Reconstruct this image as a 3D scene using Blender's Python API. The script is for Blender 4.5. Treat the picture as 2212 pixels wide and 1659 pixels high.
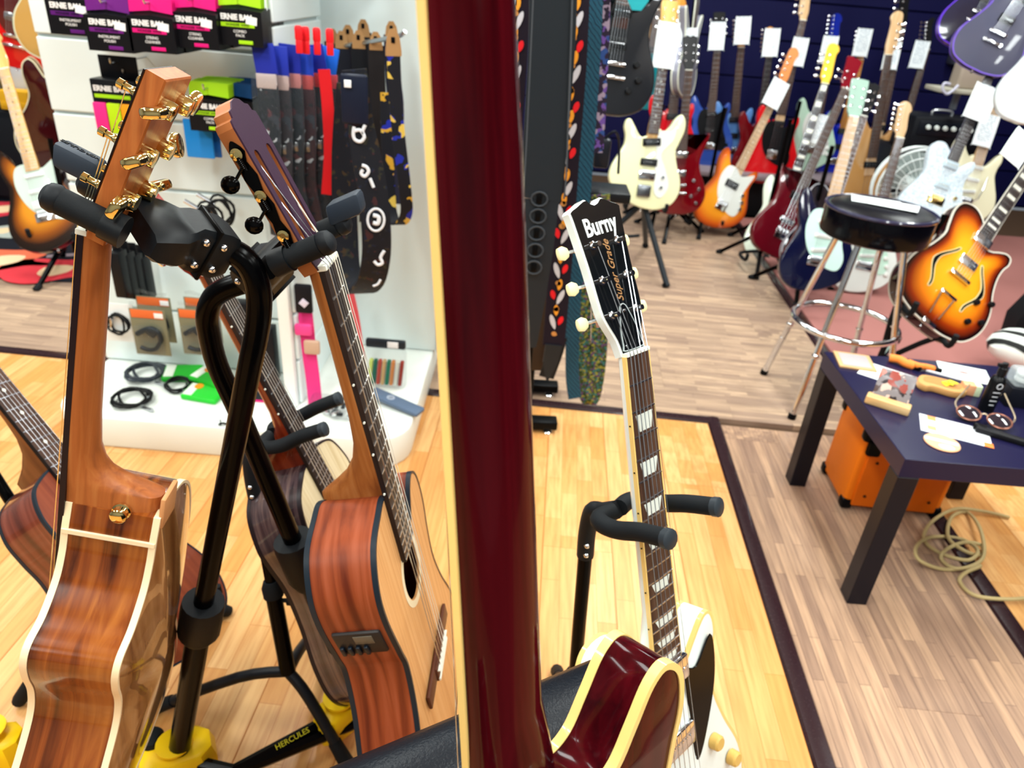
import bpy, bmesh, math, random
from mathutils import Vector, Matrix
random.seed(7)
for o in list(bpy.data.objects): bpy.data.objects.remove(o, do_unlink=True)
scene = bpy.context.scene
COL = scene.collection

# ------------------------------------------------------------------ camera
IW, IH = 2212.0, 1659.0
PITCH, ROLL, FPX, CAMH = 0.505256, 0.083309, 1574.41, 1.33091
_c, _s = math.cos(ROLL), math.sin(ROLL)
_R = Vector((1, 0, 0)); _D = Vector((0, -math.sin(PITCH), -math.cos(PITCH)))
CF = Vector((0, math.cos(PITCH), -math.sin(PITCH)))
CX = _R * _c - _D * _s; CY = _R * _s + _D * _c
CC = Vector((0, 0, CAMH))
cam_data = bpy.data.cameras.new('camera'); cam = bpy.data.objects.new('camera', cam_data); COL.objects.link(cam)
m = Matrix.Identity(4)
for i in range(3):
    m[i][0] = CX[i]; m[i][1] = -CY[i]; m[i][2] = -CF[i]; m[i][3] = CC[i]
cam.matrix_world = m
cam_data.sensor_width = 36; cam_data.lens = 36 * FPX / IW
cam_data.clip_start = .02; cam_data.clip_end = 60
cam_data.dof.use_dof = True; cam_data.dof.focus_distance = .62; cam_data.dof.aperture_fstop = 9.0
scene.camera = cam

def ray(u, v): return CF + CX * ((u - IW / 2) / FPX) + CY * ((v - IH / 2) / FPX)
def at(u, v, z): return CC + ray(u, v) * z                      # by distance along the optical axis
def ht(u, v, h=0.0):                                            # on the horizontal plane at height h
    d = ray(u, v); return CC + d * ((h - CAMH) / d.z)
def yp(u, v, y):                                                # on the vertical plane at distance y
    d = ray(u, v); return CC + d * (y / d.y)

# ------------------------------------------------------------------ world, lamps, exposure
w = bpy.data.worlds.new('world'); scene.world = w; w.use_nodes = True
w.node_tree.nodes['Background'].inputs[0].default_value = (.8, .9, 1, 1)
w.node_tree.nodes['Background'].inputs[1].default_value = .25
scene.view_settings.view_transform = 'Standard'; scene.view_settings.look = 'None'
scene.view_settings.gamma = 1; scene.view_settings.use_curve_mapping = False
scene.view_settings.exposure = 0.0
CEIL = 2.95
LAMPS = [(x, y) for y in (-1.4, .45, 2.3, 4.15) for x in (-2.7, -.9, .9, 2.7)]
for x, y in LAMPS:
    l = bpy.data.lights.new('panel_light', 'AREA'); l.shape = 'RECTANGLE'; l.size = .28; l.size_y = 1.15
    l.energy = 38; l.color = (.94, 1.0, .97)
    o = bpy.data.objects.new('panel_light', l); COL.objects.link(o); o.location = (x, y, CEIL - .075)

# ------------------------------------------------------------------ materials
def lin(h):
    h = h.lstrip('#'); r = []
    for i in (0, 2, 4):
        c = int(h[i:i + 2], 16) / 255
        r.append(c / 12.92 if c <= .04045 else ((c + .055) / 1.055) ** 2.4)
    return (*r, 1)
MATS = {}
def M(hexc, rough=.5, metal=0., coat=0., alpha=1., trans=0., emit=0., name=None, bump=0., bscale=200., spec=.2):
    key = (hexc, rough, metal, coat, alpha, trans, emit, bump, bscale, spec)
    if key in MATS: return MATS[key]
    mt = bpy.data.materials.new(name or 'mat_' + hexc.strip('#')); mt.use_nodes = True
    nt = mt.node_tree; b = nt.nodes['Principled BSDF']; c = lin(hexc)
    b.inputs['Base Color'].default_value = c; b.inputs['Roughness'].default_value = rough
    b.inputs['Metallic'].default_value = metal; b.inputs['Coat Weight'].default_value = coat
    b.inputs['Coat Roughness'].default_value = .04; b.inputs['Alpha'].default_value = alpha
    b.inputs['Transmission Weight'].default_value = trans; b.inputs['Specular IOR Level'].default_value = spec
    if emit: b.inputs['Emission Color'].default_value = c; b.inputs['Emission Strength'].default_value = emit
    n = nt.nodes.new('ShaderNodeTexNoise'); tc = nt.nodes.new('ShaderNodeTexCoord')
    n.inputs['Scale'].default_value = bscale; nt.links.new(tc.outputs['Object'], n.inputs['Vector'])
    if bump:
        bp = nt.nodes.new('ShaderNodeBump'); bp.inputs['Strength'].default_value = bump; bp.inputs['Distance'].default_value = .002
        nt.links.new(n.outputs['Fac'], bp.inputs['Height']); nt.links.new(bp.outputs['Normal'], b.inputs['Normal'])
    elif metal < .5 and not trans:
        mr = nt.nodes.new('ShaderNodeMapRange'); mr.inputs['To Min'].default_value = max(0, rough - .04); mr.inputs['To Max'].default_value = min(1, rough + .06)
        nt.links.new(n.outputs['Fac'], mr.inputs['Value']); nt.links.new(mr.outputs['Result'], b.inputs['Roughness'])
    MATS[key] = mt; return mt
def _nodes(name, rough, coat):
    mt = bpy.data.materials.new(name); mt.use_nodes = True; nt = mt.node_tree; b = nt.nodes['Principled BSDF']
    b.inputs['Roughness'].default_value = rough; b.inputs['Coat Weight'].default_value = coat; b.inputs['Coat Roughness'].default_value = .03; b.inputs['Specular IOR Level'].default_value = .25
    return mt, nt, b
def ramp(nt, stops):
    r = nt.nodes.new('ShaderNodeValToRGB'); e = r.color_ramp.elements
    while len(e) < len(stops): e.new(.5)
    for i, (p, h) in enumerate(stops): e[i].position = p; e[i].color = lin(h)
    return r
def wood(name, a, b_, c=None, rough=.35, coat=0., sx=60., sy=4., sz=60., w=None, spec=.25):
    """streaky timber, grain along the thing's own y axis"""
    mt, nt, b = _nodes(name, rough, coat); b.inputs['Specular IOR Level'].default_value = spec
    tc = nt.nodes.new('ShaderNodeTexCoord'); mp = nt.nodes.new('ShaderNodeMapping'); mp.inputs['Scale'].default_value = (sx, sy, sz)
    n1 = nt.nodes.new('ShaderNodeTexNoise'); n1.inputs['Scale'].default_value = 1.; n1.inputs['Detail'].default_value = 6; n1.inputs['Distortion'].default_value = .6
    nt.links.new(tc.outputs['Object'], mp.inputs['Vector']); nt.links.new(mp.outputs['Vector'], n1.inputs['Vector'])
    r = ramp(nt, [(.3, a), (.5, b_), (.72, c or b_)])
    nt.links.new(n1.outputs['Fac'], r.inputs['Fac']); nt.links.new(r.outputs['Color'], b.inputs['Base Color'])
    bp = nt.nodes.new('ShaderNodeBump'); bp.inputs['Strength'].default_value = .06; bp.inputs['Distance'].default_value = .001
    nt.links.new(n1.outputs['Fac'], bp.inputs['Height'])
    if coat == 0: nt.links.new(bp.outputs['Normal'], b.inputs['Normal'])
    return mt
def burst(name, stops, rough=.12, coat=1.):
    """sunburst finish: colour follows the point attribute 'edge' (0 centre, 1 rim)"""
    mt, nt, b = _nodes(name, rough, coat)
    a = nt.nodes.new('ShaderNodeAttribute'); a.attribute_name = 'edge'
    r = ramp(nt, stops); nt.links.new(a.outputs['Fac'], r.inputs['Fac']); nt.links.new(r.outputs['Color'], b.inputs['Base Color'])
    return mt
def spots(name, base, cols, scale=30., thr=.62, rough=.6, sy=1.):
    """base colour with scattered blobs (printed cloth, sparkle)"""
    mt, nt, b = _nodes(name, rough, 0)
    tc = nt.nodes.new('ShaderNodeTexCoord'); mp = nt.nodes.new('ShaderNodeMapping'); mp.inputs['Scale'].default_value = (1, sy, 1)
    n1 = nt.nodes.new('ShaderNodeTexNoise'); n1.inputs['Scale'].default_value = scale; n1.inputs['Detail'].default_value = 2
    v = nt.nodes.new('ShaderNodeTexVoronoi'); v.inputs['Scale'].default_value = scale
    nt.links.new(tc.outputs['Object'], mp.inputs['Vector'])
    for q in (n1, v): nt.links.new(mp.outputs['Vector'], q.inputs['Vector'])
    k = len(cols); r = ramp(nt, [(i / max(1, k), h) for i, h in enumerate(cols)]); r.color_ramp.interpolation = 'CONSTANT'
    sp = nt.nodes.new('ShaderNodeSeparateColor'); nt.links.new(v.outputs['Color'], sp.inputs['Color']); nt.links.new(sp.outputs[0], r.inputs['Fac'])
    th = nt.nodes.new('ShaderNodeMath'); th.operation = 'GREATER_THAN'; th.inputs[1].default_value = thr; nt.links.new(n1.outputs['Fac'], th.inputs[0])
    mx = nt.nodes.new('ShaderNodeMix'); mx.data_type = 'RGBA'; mx.inputs['A'].default_value = lin(base)
    nt.links.new(th.outputs[0], mx.inputs['Factor']); nt.links.new(r.outputs['Color'], mx.inputs['B']); nt.links.new(mx.outputs['Result'], b.inputs['Base Color'])
    return mt
def stripes(name, cols, scale=20., axis='X', rough=.6, dist=0., coat=0.):
    mt, nt, b = _nodes(name, rough, coat)
    tc = nt.nodes.new('ShaderNodeTexCoord'); wv = nt.nodes.new('ShaderNodeTexWave'); wv.bands_direction = axis
    wv.inputs['Scale'].default_value = scale; wv.inputs['Distortion'].default_value = dist; wv.inputs['Detail'].default_value = 2
    nt.links.new(tc.outputs['Object'], wv.inputs['Vector'])
    r = ramp(nt, [(i / max(1, len(cols) - 1), h) for i, h in enumerate(cols)])
    nt.links.new(wv.outputs['Fac'], r.inputs['Fac']); nt.links.new(r.outputs['Color'], b.inputs['Base Color'])
    return mt
def glass(name='clear_plastic', tint='#f4fbff', fac=.22, rough=.06):
    """thin clear film: mostly see-through, a little gloss"""
    mt = bpy.data.materials.new(name); mt.use_nodes = True; nt = mt.node_tree; b = nt.nodes['Principled BSDF']
    b.inputs['Base Color'].default_value = lin(tint); b.inputs['Roughness'].default_value = rough; b.inputs['Alpha'].default_value = fac
    n = nt.nodes.new('ShaderNodeTexNoise'); n.inputs['Scale'].default_value = 25; bp = nt.nodes.new('ShaderNodeBump'); bp.inputs['Strength'].default_value = .5
    bp.inputs['Distance'].default_value = .01; nt.links.new(n.outputs['Fac'], bp.inputs['Height']); nt.links.new(bp.outputs['Normal'], b.inputs['Normal'])
    return mt
def planks_mat(name, a, b_, c, rough=.3, stave=.063):
    """laminate board printed with three rows of short staves, grain along local y"""
    mt, nt, b = _nodes(name, rough, 0)
    tc = nt.nodes.new('ShaderNodeTexCoord'); oi = nt.nodes.new('ShaderNodeObjectInfo')
    ad = nt.nodes.new('ShaderNodeVectorMath'); ad.operation = 'ADD'
    sc = nt.nodes.new('ShaderNodeVectorMath'); sc.operation = 'SCALE'; sc.inputs['Scale'].default_value = 37.0
    cx = nt.nodes.new('ShaderNodeCombineXYZ'); nt.links.new(oi.outputs['Random'], cx.inputs['Y'])
    nt.links.new(cx.outputs[0], sc.inputs[0]); nt.links.new(tc.outputs['Object'], ad.inputs[0]); nt.links.new(sc.outputs[0], ad.inputs[1])
    br = nt.nodes.new('ShaderNodeTexBrick'); mp = nt.nodes.new('ShaderNodeMapping'); mp.inputs['Rotation'].default_value = (0, 0, math.pi / 2)
    nt.links.new(ad.outputs[0], mp.inputs['Vector']); nt.links.new(mp.outputs[0], br.inputs['Vector'])
    br.inputs['Scale'].default_value = 1; br.inputs['Brick Width'].default_value = .34; br.inputs['Row Height'].default_value = stave
    br.inputs['Mortar Size'].default_value = .0006; br.offset = .37
    br.inputs['Color1'].default_value = lin(a); br.inputs['Color2'].default_value = lin(b_); br.inputs['Mortar'].default_value = lin(c)
    n = nt.nodes.new('ShaderNodeTexNoise'); m2 = nt.nodes.new('ShaderNodeMapping'); m2.inputs['Scale'].default_value = (90, 5, 1)
    nt.links.new(ad.outputs[0], m2.inputs['Vector']); nt.links.new(m2.outputs[0], n.inputs['Vector']); n.inputs['Scale'].default_value = 1; n.inputs['Detail'].default_value = 5
    mr = nt.nodes.new('ShaderNodeMapRange'); mr.inputs['From Min'].default_value = .38; mr.inputs['From Max'].default_value = .7; mr.inputs['To Max'].default_value = .55
    nt.links.new(n.outputs['Fac'], mr.inputs['Value'])
    mx = nt.nodes.new('ShaderNodeMix'); mx.data_type = 'RGBA'; mx.inputs['B'].default_value = lin(c)
    nt.links.new(mr.outputs[0], mx.inputs['Factor']); nt.links.new(br.outputs['Color'], mx.inputs['A']); nt.links.new(mx.outputs['Result'], b.inputs['Base Color'])
    return mt

BLACK = M('#060709', .35, name='black_plastic', spec=.1); BLACKG = M('#030304', .16, name='black_gloss', spec=.12); RUBBER = M('#0f1317', .7, name='rubber', bump=.1, bscale=600)
TUBEB = M('#030304', .2, name='black_enamel', spec=.08); CHROME = M('#e6eaf0', .1, 1., name='chrome'); GOLD = M('#e8d08c', .1, 1., name='gold')
STEEL = M('#c9ccd2', .25, 1., name='steel'); WHITE = M('#eaf4f4', .35, name='white_board'); IVORY = M('#efe9b4', .3, name='ivory'); BONE = M('#f2f3e6', .3, name='bone')
CREAM = M('#f0cc7c', .2, coat=.6, name='cream_binding'); NICKEL = M('#b9bcc4', .25, 1., name='nickel')

# ------------------------------------------------------------------ mesh helpers
def link(o, parent=None):
    COL.objects.link(o)
    if parent: o.parent = parent
    return o
def obj(name, vs, fs, mat, parent=None, smooth=False, sharp=None, attr=None, mats=None, fm=None):
    me = bpy.data.meshes.new(name); me.from_pydata([tuple(v) for v in vs], [], fs)
    if mats:
        for q in mats: me.materials.append(q)
        if fm: me.polygons.foreach_set('material_index', fm)
    elif mat: me.materials.append(mat)
    bm = bmesh.new(); bm.from_mesh(me); bmesh.ops.recalc_face_normals(bm, faces=bm.faces); bm.to_mesh(me); bm.free()
    if smooth:
        me.polygons.foreach_set('use_smooth', [True] * len(me.polygons))
        me.set_sharp_from_angle(angle=math.radians(sharp or 40))
    if attr:
        a = me.attributes.new('edge', 'FLOAT', 'POINT'); a.data.foreach_set('value', attr)
    return link(bpy.data.objects.new(name, me), parent)
def tag(o, label, cat=None, group=None, kind=None):
    if label: o['label'] = label
    if cat: o['category'] = cat
    if group: o['group'] = group
    if kind: o['kind'] = kind
    return o
def thing(name, label, cat, mat4=None, group=None):
    o = bpy.data.objects.new(name, None); o.empty_display_size = .05; COL.objects.link(o)
    if mat4 is not None: o.matrix_world = mat4 if isinstance(mat4, Matrix) else Matrix.Translation(Vector(mat4))
    return tag(o, label, cat, group)
def structure(name, vs, fs, mat, parent=None):
    o = obj(name, vs, fs, mat, parent)
    if not parent: o['kind'] = 'structure'
    return o
class MB:
    """collects shapes; build() links them as one mesh"""
    def __init__(s): s.v = []; s.f = []; s.m = []; s.cur = 0
    def add(s, vs, fs):
        k = len(s.v); s.v += [Vector(v) for v in vs]; s.f += [[i + k for i in f] for f in fs]; s.m += [s.cur] * len(fs); return s
    def box(s, c, d, R=None):
        c = Vector(c); d = Vector(d) / 2; vs = []
        for i in (-1, 1):
            for j in (-1, 1):
                for k in (-1, 1):
                    p = Vector((i * d.x, j * d.y, k * d.z)); vs.append(c + (R @ p if R else p))
        return s.add(vs, [[0, 1, 3, 2], [4, 6, 7, 5], [0, 4, 5, 1], [2, 3, 7, 6], [0, 2, 6, 4], [1, 5, 7, 3]])
    def rbox(s, c, d, r=.004, R=None, seg=2):
        bm = bmesh.new(); bmesh.ops.create_cube(bm, size=1)
        for v in bm.verts: v.co = Vector((v.co.x * d[0], v.co.y * d[1], v.co.z * d[2]))
        bmesh.ops.bevel(bm, geom=list(bm.edges), offset=min(r, min(d) * .49), segments=seg, profile=.5, affect='EDGES')
        bm.verts.index_update(); c = Vector(c)
        vs = [c + (R @ v.co if R else v.co) for v in bm.verts]; fs = [[v.index for v in f.verts] for f in bm.faces]; bm.free()
        return s.add(vs, fs)
    def tube(s, pts, r, seg=10, closed=False, cap=True, flat=None):
        pts = [Vector(p) for p in pts]; n = len(pts); rs = r if isinstance(r, (list, tuple)) else [r] * n
        T = []
        for i in range(n):
            a = pts[i - 1] if (i > 0 or closed) else pts[i]; b = pts[(i + 1) % n] if (i < n - 1 or closed) else pts[i]
            T.append((b - a).normalized())
        up = Vector((0, 0, 1)) if abs(T[0].z) < .9 else Vector((1, 0, 0))
        N = (up - T[0] * up.dot(T[0])).normalized(); k = len(s.v); vs = []
        for i in range(n):
            N = (N - T[i] * N.dot(T[i])).normalized(); B = T[i].cross(N)
            for j in range(seg):
                a = 2 * math.pi * j / seg; q = flat or 1.
                vs.append(pts[i] + N * (rs[i] * math.cos(a)) + B * (rs[i] * math.sin(a) * q))
        fs = []
        for i in range(n if closed else n - 1):
            for j in range(seg):
                a, b = i * seg, ((i + 1) % n) * seg; fs.append([a + j, a + (j + 1) % seg, b + (j + 1) % seg, b + j])
        if cap and not closed: fs += [list(range(seg))[::-1], [(n - 1) * seg + j for j in range(seg)]]
        return s.add(vs, fs)
    def cyl(s, a, b, r, seg=14, r2=None): return s.tube([a, b], [r, r if r2 is None else r2], seg)
    def lathe(s, prof, o=(0, 0, 0), ax=(0, 0, 1), seg=20):
        ax = Vector(ax).normalized(); o = Vector(o); u = ax.orthogonal().normalized(); w_ = ax.cross(u); vs = []; fs = []; n = len(prof)
        for (r, h) in prof:
            for j in range(seg):
                a = 2 * math.pi * j / seg; vs.append(o + ax * h + (u * math.cos(a) + w_ * math.sin(a)) * max(r, 1e-5))
        for i in range(n - 1):
            for j in range(seg):
                fs.append([i * seg + j, i * seg + (j + 1) % seg, (i + 1) * seg + (j + 1) % seg, (i + 1) * seg + j])
        fs += [list(range(seg))[::-1], [(n - 1) * seg + j for j in range(seg)]]
        return s.add(vs, fs)
    def sphere(s, c, r, seg=14, sc=(1, 1, 1)):
        n = 8; pr = [(r * math.sin(math.pi * i / n), -r * math.cos(math.pi * i / n)) for i in range(n + 1)]
        k = len(s.v); s.lathe(pr, (0, 0, 0), (0, 0, 1), seg); c = Vector(c)
        for i in range(k, len(s.v)): v = s.v[i]; s.v[i] = c + Vector((v.x * sc[0], v.y * sc[1], v.z * sc[2]))
        return s
    def solid(s, out, z0, z1, r=.003, seg=3):
        rings = []
        for i in range(seg + 1):
            a = math.pi / 2 * i / seg; rings.append((r * (1 - math.sin(a)), z0 + r * (1 - math.cos(a))))
        for i in range(seg + 1):
            a = math.pi / 2 * i / seg; rings.append((r * (1 - math.cos(a)), z1 - r * (1 - math.sin(a))))
        vs = []; n = len(out)
        for ins, z in rings: vs += [(x, y, z) for x, y in inset(out, ins)]
        fs = [[i * n + j, i * n + (j + 1) % n, (i + 1) * n + (j + 1) % n, (i + 1) * n + j] for i in range(len(rings) - 1) for j in range(n)]
        fs += [list(range(n))[::-1], [(len(rings) - 1) * n + j for j in range(n)]]
        return s.add(vs, fs)
    def loft(s, secs, cap=True):
        n = len(secs[0]); vs = [p for q in secs for p in q]
        fs = [[i * n + j, i * n + (j + 1) % n, (i + 1) * n + (j + 1) % n, (i + 1) * n + j] for i in range(len(secs) - 1) for j in range(n)]
        if cap: fs += [list(range(n))[::-1], [(len(secs) - 1) * n + j for j in range(n)]]
        return s.add(vs, fs)
    def xf(s, Mx, k0=0):
        for i in range(k0, len(s.v)): s.v[i] = Mx @ s.v[i]
        return s
    def build(s, name, mat, parent=None, smooth=True, sharp=40, mats=None):
        return obj(name, s.v, s.f, mat, parent, smooth, sharp, mats=mats, fm=s.m if mats else None)
def inset(out, d):
    if d == 0: return list(out)
    n = len(out); A = sum(out[i][0] * out[(i + 1) % n][1] - out[(i + 1) % n][0] * out[i][1] for i in range(n)); sg = 1 if A > 0 else -1; r = []
    for i in range(n):
        p = Vector(out[i]).to_2d(); a = Vector(out[i - 1]).to_2d(); b = Vector(out[(i + 1) % n]).to_2d()
        t1 = (p - a).normalized(); t2 = (b - p).normalized(); n1 = Vector((-t1.y, t1.x)); n2 = Vector((-t2.y, t2.x)); q = n1 + n2
        L = q.length
        if L < 1e-6: q = n1
        else: q = q / L
        c = max(.5, q.dot(n1)); q = p + q * (sg * d / c); r.append((q.x, q.y))
    return r
def spline(pts, per=5, closed=True):
    n = len(pts); r = []
    rng = range(n) if closed else range(n - 1)
    for i in rng:
        g = (lambda k: pts[k % n]) if closed else (lambda k: pts[max(0, min(n - 1, k))])
        p0, p1, p2, p3 = [Vector(g(i + k)) for k in (-1, 0, 1, 2)]
        for j in range(per):
            t = j / per
            r.append(tuple(.5 * ((2 * p1) + (p2 - p0) * t + (2 * p0 - 5 * p1 + 4 * p2 - p3) * t * t + (3 * p1 - p0 - 3 * p2 + p3) * t ** 3)))
    if not closed: r.append(tuple(pts[-1]))
    return r
def basis(o, x, y, z):
    q = Matrix.Identity(4)
    for i in range(3): q[i][0] = x[i]; q[i][1] = y[i]; q[i][2] = z[i]; q[i][3] = o[i]
    return q
def pose(nut, up, face):
    up = Vector(up).normalized(); f = Vector(face); f = (f - up * f.dot(up)).normalized()
    return basis(Vector(nut), up.cross(f), up, f)
def text(name, s, size, parent, mat4, mat, align='CENTER', ext=.0004, shear=0., xs=1., bold=0.):
    cu = bpy.data.curves.new(name, 'FONT'); cu.body = s; cu.size = size; cu.align_x = align; cu.align_y = 'CENTER'; cu.extrude = ext; cu.shear = shear
    cu.resolution_u = 3; cu.offset = bold
    t = bpy.data.objects.new(name, cu); COL.objects.link(t)
    bpy.context.view_layer.update()
    me = bpy.data.meshes.new_from_object(t.evaluated_get(bpy.context.evaluated_depsgraph_get()))
    bpy.data.objects.remove(t, do_unlink=True)
    me.transform(mat4 @ Matrix.Diagonal((xs, 1, 1, 1))); me.materials.clear(); me.materials.append(mat); me.name = name
    return link(bpy.data.objects.new(name, me), parent)
def copy_tree(o, parent=None):
    c = o.copy(); COL.objects.link(c); c.parent = parent
    for ch in list(o.children): copy_tree(ch, c)
    return c
def relabel(o, label, group=None):
    o['label'] = label
    if group: o['group'] = group
    return o
def face_cam(p, up=(0, 0, 1), yaw=0.):
    """frame standing at p whose z axis looks towards -y turned by yaw"""
    z = Vector((math.sin(yaw), -math.cos(yaw), 0)); up = Vector(up).normalized(); z = (z - up * z.dot(up)).normalized()
    return basis(Vector(p), up.cross(z), up, z)
# ------------------------------------------------------------------ guitar pieces (local frame: origin at the nut, x treble side, y towards the headstock, z out of the face)
def fretY(n, scale): return -scale * (1 - 2 ** (-n / 12))
def mirror(half): return half + [(-x, y) for x, y in reversed(half) if x > 1e-6]
O_LP = [(-.028, -.392), (-.065, -.362), (-.105, -.368), (-.124, -.41), (-.113, -.47), (-.103, -.52), (-.125, -.585), (-.158, -.655), (-.162, -.72), (-.128, -.78), (-.06, -.803), (0, -.806), (.06, -.803), (.128, -.78), (.162, -.72), (.158, -.655), (.125, -.585), (.104, -.525), (.106, -.475), (.119, -.438), (.113, -.406), (.095, -.402), (.07, -.424), (.048, -.446), (.03, -.45)]
O_ES = [(-x, y) for x, y in reversed(mirror([(0, -.845), (.08, -.838), (.15, -.808), (.195, -.75), (.203, -.68), (.18, -.61), (.147, -.55), (.13, -.495), (.137, -.455), (.148, -.405), (.144, -.362), (.122, -.338), (.098, -.348), (.078, -.378), (.06, -.405), (.034, -.412), (.015, -.405)]))]
O_HB0 = [(-.03, -.388), (-.09, -.36), (-.145, -.375), (-.162, -.42), (-.15, -.48), (-.142, -.52), (-.162, -.585), (-.2, -.66), (-.203, -.74), (-.16, -.81), (-.08, -.838), (0, -.842), (.08, -.838), (.16, -.81), (.203, -.74), (.2, -.66), (.162, -.585), (.145, -.53), (.15, -.485), (.165, -.44), (.155, -.405), (.12, -.405), (.085, -.43), (.06, -.455), (.03, -.455)]
O_HB = [(x * .9, y) for x, y in O_HB0[:18]] + [(.13, -.487), (.138, -.457), (.131, -.431), (.108, -.426), (.08, -.44), (.055, -.457), (.03, -.455)]
O_ST = [(-.028, -.412), (-.045, -.428), (-.075, -.398), (-.097, -.355), (-.12, -.334), (-.14, -.36), (-.143, -.41), (-.127, -.47), (-.117, -.512), (-.132, -.575), (-.157, -.645), (-.16, -.712), (-.13, -.772), (-.07, -.802), (0, -.8), (.07, -.776), (.13, -.735), (.166, -.67), (.162, -.61), (.137, -.55), (.117, -.5), (.117, -.458), (.127, -.42), (.122, -.386), (.105, -.382), (.083, -.412), (.058, -.45), (.034, -.456)]
O_TE = [(-.028, -.4), (-.07, -.386), (-.12, -.39), (-.146, -.422), (-.142, -.48), (-.127, -.53), (-.142, -.59), (-.162, -.66), (-.157, -.73), (-.12, -.785), (0, -.802), (.12, -.785), (.158, -.73), (.162, -.66), (.137, -.585), (.117, -.53), (.122, -.48), (.136, -.448), (.125, -.42), (.1, -.426), (.062, -.465), (.034, -.462)]
O_SG = [(-x, y) for x, y in reversed(mirror([(0, -.8), (.07, -.795), (.13, -.765), (.162, -.7), (.155, -.63), (.125, -.56), (.113, -.5), (.125, -.44), (.15, -.375), (.158, -.34), (.142, -.338), (.11, -.38), (.075, -.43), (.035, -.45)]))]
O_DR = [(-x, y) for x, y in reversed(mirror([(0, -.878), (.09, -.872), (.16, -.845), (.194, -.785), (.187, -.715), (.155, -.64), (.136, -.565), (.14, -.5), (.138, -.44), (.11, -.388), (.055, -.364), (.02, -.36)]))]
def shift(o, dy, s=1.): return [(x * s, y * s + dy) for x, y in o]
def smooth_out(o, per=5): return spline(o, per)

def plate_holes(mb, out, holes, z0, z1):
    """flat plate with real openings"""
    bm = bmesh.new(); loops = [out] + holes
    def ring(z):
        es = []; vv = []
        for lp in loops:
            v = [bm.verts.new((x, y, z)) for x, y in lp]; vv.append(v)
            es += [bm.edges.new((v[i], v[(i + 1) % len(v)])) for i in range(len(v))]
        return es, vv
    e0, v0 = ring(z0); bmesh.ops.triangle_fill(bm, use_beauty=True, use_dissolve=False, edges=e0)
    e1, v1 = ring(z1); bmesh.ops.triangle_fill(bm, use_beauty=True, use_dissolve=False, edges=e1)
    for a, b in zip(v0, v1):
        for i in range(len(a)): bm.faces.new((a[i], a[(i + 1) % len(a)], b[(i + 1) % len(a)], b[i]))
    bm.verts.index_update(); mb.add([v.co.copy() for v in bm.verts], [[v.index for v in f.verts] for f in bm.faces]); bm.free()
    return mb
def circle(cx, cy, r, n=32): return [(cx + r * math.cos(2 * math.pi * i / n), cy + r * math.sin(2 * math.pi * i / n)) for i in range(n)]
def ringprism(mb, out, o_out, o_in, z0, z1):
    a = inset(out, -o_out); b = inset(out, o_in); n = len(a); vs = [(x, y, z0) for x, y in a] + [(x, y, z1) for x, y in a] + [(x, y, z1) for x, y in b] + [(x, y, z0) for x, y in b]
    fs = []
    for k in range(4):
        for j in range(n): fs.append([k * n + j, k * n + (j + 1) % n, ((k + 1) % 4) * n + (j + 1) % n, ((k + 1) % 4) * n + j])
    return mb.add(vs, fs)
def dome(name, out, z, h, mat, parent, c=None, steps=(1., .985, .96, .92, .86, .76, .6, .4, .18), power=2.):
    """gently arched plate; carries the rim attribute used by sunburst finishes"""
    n = len(out); cx = c[0] if c else 0; cy = c[1] if c else sum(p[1] for p in out) / n; vs = []; at_ = []; fs = []
    for s_ in steps:
        for x, y in out: vs.append((cx + (x - cx) * s_, cy + (y - cy) * s_, z + h * (1 - s_ ** power))); at_.append(s_)
    vs.append((cx, cy, z + h)); at_.append(0.)
    for i in range(len(steps) - 1):
        for j in range(n): fs.append([i * n + j, i * n + (j + 1) % n, (i + 1) * n + (j + 1) % n, (i + 1) * n + j])
    k = (len(steps) - 1) * n
    for j in range(n): fs.append([k + j, k + (j + 1) % n, len(vs) - 1])
    o = obj(name, vs, fs, mat, parent, True, 60, attr=at_); return o
def neck_loft(mb, secs, z=0.):
    """secs: (y, width, depth[, squareness])"""
    rows = []
    for q in secs:
        y, w_, d = q[:3]; p = q[3] if len(q) > 3 else 1.; row = []
        for j in range(15):
            a = math.pi * j / 14; cx = math.cos(a); sx = math.sin(a)
            row.append((w_ / 2 * (abs(cx) ** p) * (1 if cx >= 0 else -1), y, z - d * (sx ** p)))
        rows.append(row)
    return mb.loft(rows)
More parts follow.
